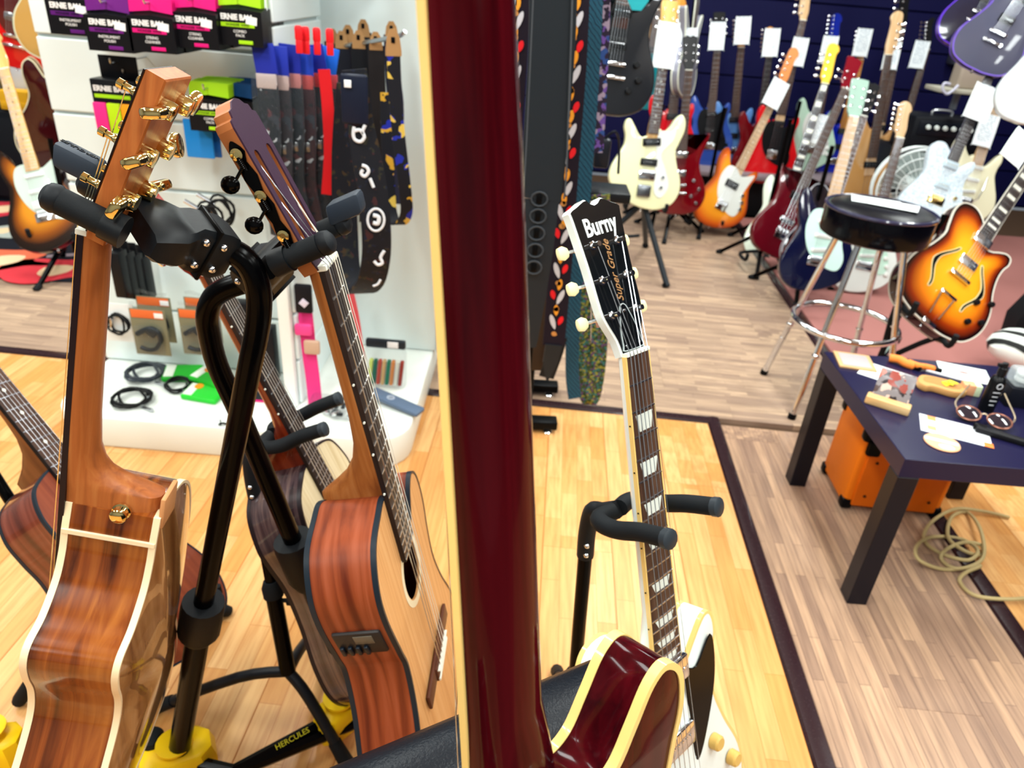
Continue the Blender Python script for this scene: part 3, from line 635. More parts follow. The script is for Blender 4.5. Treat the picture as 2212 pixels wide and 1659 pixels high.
h_ = [(-.0265, 0), (-.031, .012), (-.0345, .035), (-.036, .14), (-.037, .172)]
crown = [(-.037, .172), (-.035, .179), (-.028, .181), (-.026, .188), (-.018, .19), (-.01, .196), (0, .198)]
ho = h_[:-1] + crown; ho = ho + [(-x, y) for x, y in reversed(ho[:-1])]
slots = [[(s_ * .019 + .0065 * math.cos(a), yc + .0065 * math.sin(a)) for yc, aa in ((.042, range(180, 361, 30)), (.138, range(0, 181, 30))) for a in [math.radians(k) for k in aa]] for s_ in (-1, 1)]
q = MB(); plate_holes(q, ho, slots, -.0185, 0); q.xf(RC); hd = q.build('headstock', M('#a8663a', .38), t, False)
q = MB(); plate_holes(q, ho, slots, 0, .002); q.xf(RC); q.build('headstock_veneer', M('#3a2338', .5, bump=.15, bscale=300), hd, False)
for s_ in (-1, 1):
    q = MB(); xs = s_ * .0365
    prof = spline([(y, z * 1.35) for y, z in [(.022, -.0045), (.03, -.0065), (.04, -.0035), (.055, -.006), (.07, -.0035), (.088, -.006), (.105, -.0035), (.122, -.006), (.138, -.0035), (.148, -.0065), (.158, -.003), (.162, 0), (.158, .003), (.148, .0065), (.138, .0035), (.122, .006), (.105, .0035), (.088, .006), (.07, .0035), (.055, .006), (.04, .0035), (.03, .0065), (.022, .0045), (.018, 0)]], 2)
    n = len(prof); vs = [(xs, y, -.0095 + z) for y, z in prof] + [(xs + s_ * .0015, y, -.0095 + z) for y, z in prof]
    q.add(vs, [[j, (j + 1) % n, n + (j + 1) % n, n + j] for j in range(n)] + [list(range(n)), [n + j for j in range(n)]]); q.xf(RC); pl = q.build('tuner_plate', BLACKG, hd)
    for i in range(3):
        y = .045 + .047 * i
        q = MB(); q.cyl((xs, y + .009, -.0095), (xs + s_ * .004, y + .009, -.0095), .005, 14)
        for k in range(6): q.tube([(xs + s_ * .0045 + .0032 * math.cos(a), y - .006 + .0018 * k, -.0095 + .0032 * math.sin(a)) for a in [kk * math.pi / 4 for kk in range(8)]], .0008, 5, closed=True)
        q.cyl((xs + s_ * .004, y - .009, -.0095), (xs + s_ * .004, y + .006, -.0095), .0025, 8); q.xf(RC); gear = q.build('gear', BLACKG, pl)
        q = MB(); q.lathe([(.0066, .004), (.0066, .0052), (.0035, .0055), (.0033, .0045)], (xs, y + .009, -.0095), (s_, 0, 0), 16); q.xf(RC); q.build('gear_ring', GOLD, pl)
        q = MB(); q.cyl((xs + s_ * .0042, y - .004, -.0095), (xs + s_ * .009, y - .012, -.021), .0018, 8); q.xf(RC)
        q.build('shaft', BLACKG, pl)
        q = MB(); q.sphere((xs + s_ * .0105, y - .015, -.03), .0105, 14, (.55, .95, 1.)); q.xf(RC); q.build('button', BLACKG, pl)
        q = MB(); q.cyl((s_ * .012, y + .009, -.0095), (s_ * .0265, y + .009, -.0095), .0045, 12); q.xf(RC); q.build('roller', BONE, hd)
NYL = M('#efe9da', .3, name='nylon')
for i in range(6):
    x0 = -.0215 + .0086 * i; s_ = -1 if i < 3 else 1; j = i if i < 3 else 5 - i; p = RC @ Vector((s_ * (.018 + .0), .054 + .047 * j, -.005))
    q = MB(); q.tube([tuple(p), (x0, .0035, .0115), (x0 * 1.35, -.65, .013)], .0005 + .00012 * (5 - i if i > 2 else 3 - i), 5); q.build('string', STEEL if i < 3 else NYL, t)
BRW = M('#5c3526', .45)
q = MB(); q.rbox((0, -.655, .004), (.19, .026, .006), .0025); q.rbox((0, -.658, .007), (.085, .026, .008), .0025); br = q.build('bridge', BRW, t)
q = MB(); q.rbox((0, -.65, .0115), (.082, .0026, .007), .0008); q.build('saddle', BONE, br)
q = MB(); q.rbox((0, -.667, .0105), (.084, .006, .004), .001); q.build('tie_block', BONE, br)
# control panel let into the side
PRE = pose(Vector((-.1305, -.497, -.048)), (0.0, 1, 0), (-1, 0, 0))
def side_pt(y):
    for i in range(len(out)):
        a, b2 = out[i], out[(i + 1) % len(out)]
        if a[0] < 0 and min(a[1], b2[1]) <= y <= max(a[1], b2[1]): return Vector((a[0], a[1], 0)), Vector((b2[0] - a[0], b2[1] - a[1], 0)).normalized()
p0, tg = side_pt(-.478); up = tg if tg.y > 0 else -tg; nn = Vector((-up.y, up.x, 0))
if nn.x > 0: nn = -nn
Mp = basis(p0 + Vector((0, 0, -.047)), up.cross(nn), up, nn)
q = MB(); q.rbox((0, 0, 0), (.066, .05, .008), .003); q.xf(Mp); pre = q.build('control_panel', M('#2a2626', .4), t)
q = MB(); q.rbox((.008, .01, .0042), (.026, .018, .001), .0004); q.xf(Mp); q.build('display', M('#6a6458', .3), pre)
for i in range(4):
    q = MB(); q.rbox((-.026 + .011 * i, -.012, .006), (.006, .018, .005), .0015); q.xf(Mp); q.build('slider', M('#141c26', .3), pre)

# ------------------------------------------------------------------ rosewood acoustic on a floor stand behind
TH_U = Vector((-.375, 0, .927)); TH_F = Vector((.927, 0, .375)); TH_N = ht(695, 1035, .525) + TH_U.normalized() * .41
RWS = wood('rosewood_gloss', '#231a20', '#4a3a3c', '#7a6258', rough=.16, coat=1., sx=14, sy=1.2, sz=120)
t, out = acoustic('acoustic_guitar', 'glossy dark rosewood acoustic guitar on a black floor stand', pose(TH_N, TH_U, TH_F), [(x * .88, y + (0 if y > -.5 else .02)) for x, y in O_DR], .1, dict(top=wood('spruce_pale', '#c8b48a', '#d6c6a0', '#e0d2b0', sx=90, sy=3), side=RWS, back=RWS), hole=(-.49, .045), bind=M('#221a1e', .3))
REDM = wood('red_mahogany', '#5e1c0c', '#7c2a12', '#8c3a1a', rough=.25, coat=.5, sx=60, sy=4, sz=60)
q = MB(); neck_loft(q, [(.004, .044, .016), (-.1, .047, .018), (-.25, .053, .022), (-.285, .052, .03), (-.31, .05, .045), (-.33, .047, .07, .9), (-.345, .044, .1, .8), (-.37, .042, .1, .7)]); q.build('neck', REDM, t)
board(t, .648, .044, .056, -.46, EBONY, nf=20, sep=False)
for n in (3, 5, 7, 9, 12):
    y = (fretY(n, .648) + fretY(n - 1, .648)) / 2; q = MB(); q.cyl((-.023 - .0005 * n, y, .003), (-.0245 - .0005 * n, y, .003), .0016, 8); q.build('side_dot', BONE, t)
q = MB(); q.rbox((0, .003, .003), (.045, .006, .011), .001); q.build('nut', BONE, t)
q = MB(); q.solid(spline(HS['slab'], 3, False), -.015, 0, .0015, 1); q.xf(R15); hd = q.build('headstock', M('#8a2a20', .3, coat=.6), t)
for i in range(3):
    for s_ in (-1, 1): tn = tuner(hd, s_ * .023, .05 + .045 * i, s_, CHROME); tn.matrix_local = R15
strings(t, 6, .036, .054, .003, -.648, .0085, .015, mat=M('#e8e0d4', .3, .6))

# ------------------------------------------------------------------ reddish mahogany guitar at the far left
JL = at(129, 1002, 1.3); LU = (at(15, 861, 1.28) - JL).normalized(); LFc = Vector((.9, -.04, .4)); LF_N = JL + LU * .36
MAHG = wood('mahogany_top', '#6a2c1a', '#7e3a22', '#92492c', rough=.3, coat=.3, sx=50, sy=3, sz=50)
t, out = acoustic('acoustic_guitar', 'all mahogany acoustic guitar cut off by the left picture edge', pose(LF_N, LU, LFc), [(x * .7, -.36 + (y + .36) * .8) for x, y in O_DR], .1, dict(top=MAHG, side=wood('mahogany_rib', '#4a1f14', '#6a3020', '#854634', rough=.22, coat=.7, sx=8, sy=2, sz=40), back=MAHG), hole=(-.49, .05), bind=BBLUE)
q = MB(); neck_loft(q, [(.004, .044, .017), (-.1, .047, .018), (-.25, .053, .022), (-.285, .052, .03), (-.31, .05, .045), (-.33, .047, .07, .9), (-.345, .044, .1, .8), (-.37, .042, .1, .7)]); q.build('neck', wood('brown_neck', '#5a3018', '#70401f', '#7e4a28', rough=.35), t)
board(t, .648, .044, .056, -.46, ROSEB, nf=20, sep=True, inl=[(5, 'dot'), (7, 'dot'), (9, 'dot'), (12, 'dot')], bind=M('#0e0d10', .35))
q = MB(); q.rbox((0, .003, .003), (.045, .006, .011), .001); q.build('nut', BONE, t)
q = MB(); q.solid(spline(HS['slab'], 3, False), -.015, 0, .0015, 1); q.xf(R15); hd = q.build('headstock', MAHG, t)
for i in range(3):
    for s_ in (-1, 1): tn = tuner(hd, s_ * .023, .05 + .045 * i, s_, CHROME); tn.matrix_local = R15
strings(t, 6, .036, .054, .003, -.648, .0085, .014, r=.00035)
q = MB(); q.rbox((0, -.62, .005), (.12, .026, .01), .004); q.build('bridge', EBONY, t)

# ------------------------------------------------------------------ white single cut guitar with the black headstock
BU_N = Vector((.1453, .7787, .9557)); BU_U = Vector((-.2179, .2515, .943)); BU_F = Vector((.6717, -.6623, .3318))
WHT = M('#e9f1ee', .2, coat=.7, name='white_lacquer')
TR = [(n, 'trap') for n in (3, 5, 7, 9, 12, 15, 17, 19, 21)]
BU_POSE = pose(BU_N, BU_U, BU_F); BU_POSE.translation = BU_N - BU_POSE.to_3x3() @ Vector((0, 0, .006))
bu = electric('white single cutaway electric guitar with black headstock on a floor stand', BU_POSE, O_LP, WHT, 'gibson', WHT, WHT, ROSEB, .628, pick=[(-.44, .07, .036, CHROME, 0), (-.545, .07, .036, CHROME, 0)], knobs=[(.085, -.6, .012, M('#d8b060', .3)), (.125, -.655, .012, M('#d8b060', .3)), (.075, -.69, .012, M('#d8b060', .3)), (.115, -.735, .012, M('#d8b060', .3))], bridge='tom', bind=CREAM, inl=TR, inlmat=M('#dfe6de', .25), btn=IVORY, hi=True, top=WHT, guard=(BLACKG, [(.034, -.455), (.06, -.46), (.098, -.43), (.104, -.47), (.094, -.52), (.06, -.59), (.04, -.6), (.036, -.53)]))
R12 = Matrix.Rotation(math.radians(-12), 4, 'X')
q = MB(); q.solid(inset(spline(HS['gibson'], 3, False), .0016), .001, .0018, .0003, 1); q.xf(R12); fv = q.build('headstock_veneer', M('#0d1013', .12, coat=1.), bu)
q = MB(); q.solid(spline([(-.004, .058), (-.007, .052), (-.014, .03), (-.0165, .012), (-.016, .006), (.016, .006), (.0165, .012), (.014, .03), (.007, .052), (.004, .058), (0, .06)], 3), .0018, .0034, .0006, 1); q.xf(R12); tc_ = q.build('truss_cover', M('#0a0c0e', .15, coat=1.), bu)
q = MB(); ringprism(q, spline([(-.004, .058), (-.007, .052), (-.014, .03), (-.0165, .012), (-.016, .006), (.016, .006), (.0165, .012), (.014, .03), (.007, .052), (.004, .058), (0, .06)], 3), .0007, .0002, .0018, .0032); q.xf(R12); q.build('cover_edge', M('#b9c4c6', .3), tc_)
for x, y in ((0, .052), (-.012, .011), (.012, .011)):
    q = MB(); q.lathe([(.0018, 0), (.0016, .0008), (.0004, .001)], (x, y, .0034), seg=10); q.xf(R12); q.build('screw', CHROME, tc_)
text('logo_lettering', 'Burny', .03, bu, R12 @ Matrix.Translation((0, .155, .002)) @ Matrix.Rotation(.06, 4, 'Z'), M('#e4e8e8', .3), xs=.8, bold=.0006)
text('script_lettering', 'Super Grade', .0145, bu, R12 @ Matrix.Translation((.001, .1, .002)) @ Matrix.Rotation(math.pi / 2, 4, 'Z'), M('#b98a5c', .35, .4), shear=.45)
for n in (3, 5, 7, 9, 12, 15):
    y = (fretY(n, .628) + fretY(n - 1, .628)) / 2; q = MB(); q.cyl((-.0225 - .00045 * n, y, .003), (-.0232 - .00045 * n, y, .003), .0011, 8); q.build('side_dot', BLACK, bu)

# ------------------------------------------------------------------ dark cherry semi hollow guitar close to the lens, seen from behind
MD = .293
MA_T = yp(1012, 0, .345); MA_H = yp(1082, 1450, MD); MU = (MA_T - MA_H).normalized()
phi = math.radians(45); MFc = -Vector((math.sin(phi), -math.cos(phi), 0))
MA_N = MA_H + MU * .39
O_MA = [(-x, y) for x, y in reversed(mirror([(0, -.79), (.07, -.785), (.13, -.758), (.168, -.705), (.172, -.645), (.15, -.58), (.122, -.525), (.108, -.475), (.112, -.44), (.12, -.405), (.116, -.375), (.1, -.36), (.083, -.366), (.066, -.388), (.05, -.408), (.032, -.414), (.015, -.405)]))]
O_MA = shift(O_MA, -.058)
CHERRY = wood('cherry_lacquer', '#220307', '#3a050b', '#4a0810', rough=.12, coat=.1, sx=70, sy=2, sz=70, spec=.06)
ma = electric('dark cherry semi hollow guitar with cream binding, back towards the viewer', pose(MA_N, MU, MFc), O_MA, CHERRY, 'gibson', CHERRY, CHERRY, ROSEB, .69, pick=[(-.5, .07, .036, CHROME, 0), (-.6, .07, .036, CHROME, 0)], knobs=[(.1, -.66, .012, BLACK), (.14, -.7, .012, BLACK)], bridge='tom', bind=CREAM, inl=TR, inlmat=BONE, th=.044, fholes=True, top=CHERRY)
# ------------------------------------------------------------------ black vinyl chair the cherry guitar leans on
VIN = M('#0b1018', .36, name='black_vinyl', bump=.25, bscale=350)
CB = ht(1215, 1530, .735); cd = Vector((-.86, -.51, 0)).normalized(); cb = Vector((.51, -.86, 0)).normalized()   # along the backrest, towards the sitter
ch = thing('chair', 'black vinyl padded chair behind the dark cherry guitar', 'chair', basis(Vector((CB.x, CB.y, 0)), cd, -cb, Vector((0, 0, 1))))
q = MB(); q.rbox((.18, 0, .612), (.56, .095, .27), .042, seg=5); q.build('backrest', VIN, ch)
q = MB(); q.tube([(-.06, -.0485, .667), (.42, -.0485, .667)], .0025, 6); q.build('piping', VIN, ch)
q = MB(); q.rbox((.18, -.2, .455), (.6, .42, .09), .04, seg=4); q.build('seat', VIN, ch)
for x in (-.06, .42):
    for y in (-.37, -.02):
        q = MB(); q.cyl((x, y, 0), (x, y, .42), .014); q.build('leg', TUBEB, ch)
for x in (-.06, .42):
    q = MB(); q.rbox((x, .0, .5), (.03, .03, .2), .004); q.build('back_post', TUBEB, ch)

# ------------------------------------------------------------------ double hanging stand
YEL_P = M('#f2c613', .35, name='yellow_plastic')
st = thing('guitar_stand', 'black double hanging guitar stand with yellow feet joints', 'guitar stand', (-.4, .85, 0))
SINV = Matrix.Translation((.4, -.85, 0))
def sb(q, name, mat, par=None, **k): q.xf(SINV); return q.build(name, mat, par or st, **k)
ya = lambda v: .80 + (.787 - .80) * (v - 500) / 1140
A_ = [(468, 534), (500, 543), (528, 560), (548, 590), (558, 625), (560, 665), (554, 720), (530, 840), (440, 1300)]
PA = spline([yp(u, v, .76 if v < 1200 else .775) for u, v in A_], 4, False)
foot_a = ht(384, 1640, .05)
q = MB(); q.tube(PA, .0145, 14); sb(q, 'upper_tube', TUBEB)
e = Vector(PA[-1]); d = (foot_a - e).normalized()
q = MB(); q.tube([e - d * .0, e + d * .01, e + d * .07, e + d * .085], [.030, .0315, .0315, .024], 18); sb(q, 'clamp_collar', M('#0d1014', .5))
q = MB(); q.tube([e + d * .06, foot_a], .0185, 14); sb(q, 'lower_tube', TUBEB)
B_ = [(556, 603), (520, 612), (485, 625), (460, 645), (448, 680), (452, 720), (470, 790), (520, 900), (632, 1165)]
PB = spline([yp(u, v, .845 + (.04 if v > 640 else 0) * min(1, (v - 640) / 500)) for u, v in B_], 4, False)
q = MB(); q.tube(PB, .0145, 14); sb(q, 'upper_tube', TUBEB)
e = Vector(PB[-1]); d = (e - Vector(PB[-6])).normalized(); 
q = MB(); q.tube([e, e + d * .008, e + d * .08, e + d * .1], [.031, .033, .033, .026], 18); sb(q, 'clamp_collar', M('#0d1014', .5))
foot_b = e + d * ((e.z - .05) / -d.z)
q = MB(); q.tube([e + d * .07, foot_b], .019, 14); sb(q, 'lower_tube', TUBEB)
# yellow foot joints
def joint(c, ang, label=None, sz_=1.):
    q = MB(); R_ = Matrix.Rotation(ang, 3, 'Z')
    q.loft([[c + R_ @ Vector((x * s * sz_, y * s * sz_, z * sz_)) for x, y in ((-.075, -.022), (-.05, -.045), (.05, -.045), (.075, -.022), (.075, .022), (.05, .045), (-.05, .045), (-.075, .022))] for s, z in ((1., -.045), (1.03, .0), (.92, .035), (.78, .042))]); j = sb(q, 'foot_joint', YEL_P)
    q = MB(); q.lathe([(.026, .040), (.031, .044), (.031, .048), (.021, .05)], tuple(c)); sb(q, 'collar_ring', YEL_P, j)
    return j
ja = joint(foot_a, .5, sz_=.85); 
BJ = ht(735, 1540, .06)
q = MB(); joint(BJ, .9, sz_=.7)
joint(ht(-15, 1612, .06), .2, sz_=.7)
HUB = ht(505, 1668, .06)
def strut(p, q_, name='strut'):
    k = MB(); k.tube([p, q_], .013, 8); return sb(k, name, TUBEB)
s1 = strut(BJ + Vector((-.02, -.02, .0)), HUB); strut(HUB, foot_a); strut(foot_a, ht(-15, 1612, .06)); strut(HUB, foot_b); strut(ht(-15, 1612, .06), ht(330, 1530, .03))
dv = (BJ - HUB).normalized(); nz = Vector((0, -.6, .8)); nz = (nz - dv * nz.dot(dv)).normalized(); mid = HUB + (BJ - HUB) * .52 + nz * .0135
text('brand_lettering', 'HERCULES', .014, st, SINV @ basis(mid, dv, nz.cross(dv), nz), M('#c9c02a', .4))
for p in (foot_a + Vector((-.055, .01, .02)), foot_b + Vector((.03, 0, .05))):
    q = MB(); q.rbox(tuple(p), (.05, .045, .06), .012); sb(q, 'body_pad', RUBBER)
def hanger(G, tube_end, clip_text=True, sgn=1):
    """yoke around a neck: two rubber arms along the face direction, bracket back to the tube"""
    Wx = G.to_3x3() @ Vector((1, 0, 0)); U_ = G.to_3x3() @ Vector((0, 1, 0)); n_ = G.to_3x3() @ Vector((0, 0, 1)); N = G.translation
    axis = (n_ + U_ * .25).normalized(); base = N + U_ * .03 - axis * .03
    bk = base - axis * .02
    q = MB(); L = (tube_end - bk); dL = L.normalized(); sx = (Wx - dL * Wx.dot(dL)).normalized(); sz = dL.cross(sx)
    q.loft([[bk + dL * (L.length * t_) + sx * x * w_ + sz * z * h_ for x, z in ((-1, -.7), (-.8, -1), (.8, -1), (1, -.7), (1, .7), (.8, 1), (-.8, 1), (-1, .7))] for t_, w_, h_ in ((-.12, .046, .012), (0, .047, .017), (.3, .04, .02), (.45, .03, .021), (.55, .026, .026), (.95, .027, .028), (1.12, .022, .024))])
    br = sb(q, 'hanger_bracket', M('#0f1317', .45))
    q = MB(); mid = bk + dL * (L.length * .74)
    for a, b in ((-1, -1), (-1, 1), (1, -1), (1, 1)):
        for sd in (-1, 1):
            c = mid + dL * a * L.length * .13 + sz * b * .014 + sx * sd * .0265; k = MB(); k.sphere(c, .0045, 10); sb(k, 'screw', CHROME, br)
    q = MB(); q.rbox((0, 0, 0), (.056, .004, .062), .001, R=basis(Vector(), sx, dL, sz).to_3x3()); q.xf(Matrix.Translation(mid)); sb(q, 'clamp_gap', BLACK, br)
    for s_ in (-1, 1):
        p0 = base + Wx * s_ * .038; p1 = p0 + axis * .058
        q = MB(); q.tube([p0 - axis * .014, p0 + axis * .006], [.0165, .0155], 16); sb(q, 'arm_socket', M('#0f1317', .45))
        q = MB(); q.tube([p0 + axis * .005, p1 - axis * .012], .0132, 16); sb(q, 'rubber_arm', RUBBER)
        q = MB(); q.tube([p1 - axis * .012, p1 - axis * .008, p1, p1 + axis * .004], [.0125, .0145, .013, .008], 12); cap = sb(q, 'arm_cap', M('#14181d', .5))
        lc = p1 + axis * .004 + U_ * .016; q = MB(); q.rbox((0, 0, 0), (.03, .026, .045), .006, R=basis(Vector(), Wx, U_, axis).to_3x3()); q.xf(Matrix.Translation(lc))
        if s_ == sgn:
            sb(q, 'latch', M('#29313c', .5), cap)
            if clip_text: text('latch_lettering', 'HERCULES', .0085, st, SINV @ basis(lc + U_ * .0135, -Wx.cross(Vector((0, 0, 0))) if False else axis, U_.cross(axis), U_), BLACK)
hanger(ACG.matrix_world, Vector(PA[0]), True, -1)
hanger(bpy.data.objects['classical_guitar'].matrix_world, Vector(PB[0]), False, 1)

# ------------------------------------------------------------------ single floor stands
def floor_stand(label, hub, top, yoke_c, Wx, n_, legs, hs=.0, collar=.45, knob=True):
    t = thing('guitar_stand', label, 'guitar stand', (hub.x, hub.y, 0)); T = Matrix.Translation((-hub.x, -hub.y, 0))
    def b(q, name, mat, par=None): q.xf(T); return q.build(name, mat, par or t)
    ax = (top - hub); cpt = hub + ax * collar
    q = MB(); q.tube([hub, cpt], .0145, 12); b(q, 'lower_post', TUBEB)
    q = MB(); q.tube([cpt - ax.normalized() * .02, cpt, cpt + ax.normalized() * .012], [.018, .0185, .014], 14); cl = b(q, 'collar', RUBBER)
    side = ax.cross(Vector((0, 1, 0))).normalized()
    q = MB(); q.cyl(cpt - ax.normalized() * .03, cpt - ax.normalized() * .03 + side * -.035, .004, 8); q.cyl(cpt - ax.normalized() * .03 + side * -.024, cpt - ax.normalized() * .03 + side * -.045, .0095, 10); b(q, 'height_knob', RUBBER, cl)
    back = yoke_c - n_ * .035
    q = MB(); q.tube([cpt, top - ax.normalized() * .05], .0105, 12); b(q, 'upper_post', TUBEB)
    pts = spline([top - ax.normalized() * .08, top - ax.normalized() * .035, top + (back - top) * .12 + Vector((0, 0, .002)), top + (back - top) * .5, back], 5, False)
    q = MB(); q.tube(pts, .0125, 12); b(q, 'neck_bend', M('#121418', .5))
    for k in range(2):
        q = MB(); q.sphere(top - ax.normalized() * (.05 + .018 * k) + Vector((0, -.013, 0)), .004, 8); b(q, 'rivet', CHROME)
    for s_ in (-1, 1):
        a = spline([back + Wx * s_ * .006, back + Wx * s_ * .03 - n_ * .004, back + Wx * s_ * .043 + n_ * .012, back + Wx * s_ * .046 + n_ * .04, back + Wx * s_ * .047 + n_ * .075 + Vector((0, 0, .008)), back + Wx * s_ * .05 + n_ * .115 + Vector((0, 0, .012))], 4, False)
        q = MB(); q.tube(a, .0118, 12); ar = b(q, 'yoke_arm', RUBBER)
        q = MB(); e = Vector(a[-1]); dd = (e - Vector(a[-2])).normalized(); q.tube([e - dd * .004, e + dd * .004, e + dd * .006], [.0125, .0125, .009], 12); b(q, 'arm_cap', M('#2c3238', .4), ar)
    for p in legs:
        m_ = hub + (p - hub) * .35 + Vector((0, 0, .02)); q = MB(); q.tube(spline([hub, m_, p], 4, False), .0105, 10); lg = b(q, 'leg', M('#14171c', .4))
        q = MB(); dd = (p - m_).normalized(); q.tube([p - dd * .05, p, p + dd * .012], [.0125, .0145, .012], 10); b(q, 'rubber_foot', RUBBER, lg)
    return t, b
g3 = [o for o in bpy.data.objects if o.get('label', '').startswith('glossy dark rosewood')][0].matrix_world
hub = ht(622, 1450, .17); top = yp(535, 985, 1.0)
yk = g3 @ Vector((0, -.3, -.01))
t, b = floor_stand('black tripod floor stand holding the rosewood acoustic guitar', hub, top, yk, g3.to_3x3() @ Vector((1, 0, 0)), g3.to_3x3() @ Vector((0, 0, 1)), [ht(335, 1528, .015), ht(750, 1650, .015), ht(720, 1330, .015)], collar=.42)
gb = bu.matrix_world
yk = gb @ Vector((0, -.215, -.02)); top = yp(1272, 1108, .80)
hub = Vector((top.x + .03, top.y + .02, .2))
t, b = floor_stand('black floor stand holding the white single cutaway guitar', hub, top, yk, gb.to_3x3() @ Vector((1, 0, 0)), gb.to_3x3() @ Vector((0, 0, 1)), [hub + Vector((-.2, -.15, -.185)), hub + Vector((.25, -.12, -.185)), hub + Vector((0, .28, -.185))], collar=.3)
sup = gb @ Vector((0, -.812, -.02))
for s_ in (-1, 1):
    q = MB(); q.tube([hub, gb @ Vector((s_ * .1, -.82, -.06)), gb @ Vector((s_ * .1, -.818, .01)), gb @ Vector((s_ * .1, -.79, .02))], .011, 10); b(q, 'cradle_arm', RUBBER)

g4 = [o for o in bpy.data.objects if o.get('label', '').startswith('all mahogany')][0].matrix_world
yk = g4 @ Vector((0, -.05, -.02)); hb4 = g4 @ Vector((0, -.6, -.2)); hub = Vector((hb4.x, hb4.y + .02, .2)); top = g4 @ Vector((0, -.1, -.1))
t, b = floor_stand('black floor stand under the mahogany guitar at the left edge', hub, top, yk, g4.to_3x3() @ Vector((1, 0, 0)), g4.to_3x3() @ Vector((0, 0, 1)), [ht(45, 1508, .02), hub + Vector((.18, .2, -.185)), hub + Vector((-.2, .22, -.185))], collar=.3)
for s_ in (-1, 1):
    q = MB(); q.tube(spline([hub, g4 @ Vector((s_ * .08, -.745, -.1)), g4 @ Vector((s_ * .08, -.735, .0)), g4 @ Vector((s_ * .08, -.71, .025))], 4, False), .011, 10); b(q, 'cradle_arm', RUBBER)
# ------------------------------------------------------------------ white four way slat display
GW = M('#e6f2f2', .4, name='gondola_white')
gd = thing('display_stand', 'white slat wall accessory display with rounded base', 'display stand', (-.83, 2.33, 0)); GI = Matrix.Translation((.83, -2.33, 0))
def gb_(q, name, mat, par=None, **k): q.xf(GI); return q.build(name, mat, par or gd, **k)
rr = []
gx0, gx1, gy0, gy1, gr = -1.38, -.30, 1.80, 2.95, .11
for cx, cy, a0 in ((gx1 - gr, gy0 + gr, -90), (gx1 - gr, gy1 - gr, 0), (gx0 + gr, gy1 - gr, 90), (gx0 + gr, gy0 + gr, 180)):
    for k in range(7): a = math.radians(a0 + 15 * k); rr.append((cx + gr * math.cos(a), cy + gr * math.sin(a)))
q = MB(); q.solid(rr, 0.0, .105, .008, 2); gb_(q, 'base', M('#eaf0ea', .4))
def slat_panel(p0, p1, thick, side, zs, zt, h=.2):
    """upright panel from p0 to p1, slats proud on one side"""
    p0 = Vector((*p0, 0)); p1 = Vector((*p1, 0)); d = (p1 - p0).normalized(); n = Vector((d.y, -d.x, 0)) * side; R_ = basis(Vector(), d, n, Vector((0, 0, 1))).to_3x3(); c = (p0 + p1) / 2; L = (p1 - p0).length
    q = MB(); q.box(c + Vector((0, 0, (zs + zt) / 2)), (L, thick, zt - zs), R_); gb_(q, 'panel_core', M('#c9d4d4', .5), smooth=False)
    z = zs
    while z < zt - .02:
        hh = min(h, zt - z); q = MB(); q.rbox(c + n * (thick / 2 + .006) + Vector((0, 0, z + hh / 2)), (L, .012, hh - .009), .003, R_, 1); gb_(q, 'slat', GW, smooth=False); z += h
slat_panel((-1.38, 2.18), (-.70, 2.18), .03, 1, .105, 1.75)
slat_panel((-.685, 2.40), (-.685, 1.97), .03, -1, .105, 1.62, .155)
q = MB(); q.rbox((-.685, 1.955, .87), (.036, .03, 1.53), .006); gb_(q, 'corner_post', M('#f2fafa', .35))
q = MB(); q.rbox((-.485, 2.43, .95), (.39, .035, 1.69), .012); gb_(q, 'wing_panel', GW)
q = MB(); q.rbox((-.285, 2.43, .95), (.012, .045, 1.69), .004); gb_(q, 'wing_edge', M('#c9cdd0', .4))
q = MB(); q.rbox((-.53, 2.2, 1.42), (.34, .25, .02), .004); gb_(q, 'shelf', M('#7a8590', .4))
GRY = M('#8b95a0', .45)
for x in (-.66, -.5, -.36):
    q = MB(); q.rbox((x, 2.35, 1.5), (.03, .03, .14), .003); gb_(q, 'shelf_bracket', GRY)
q = MB(); q.rbox((-.5, 2.2, 1.53), (.12, .1, .2), .01); tag(q.build('grey_case', GRY), 'pale grey plastic case on the shelf of the display', 'case')
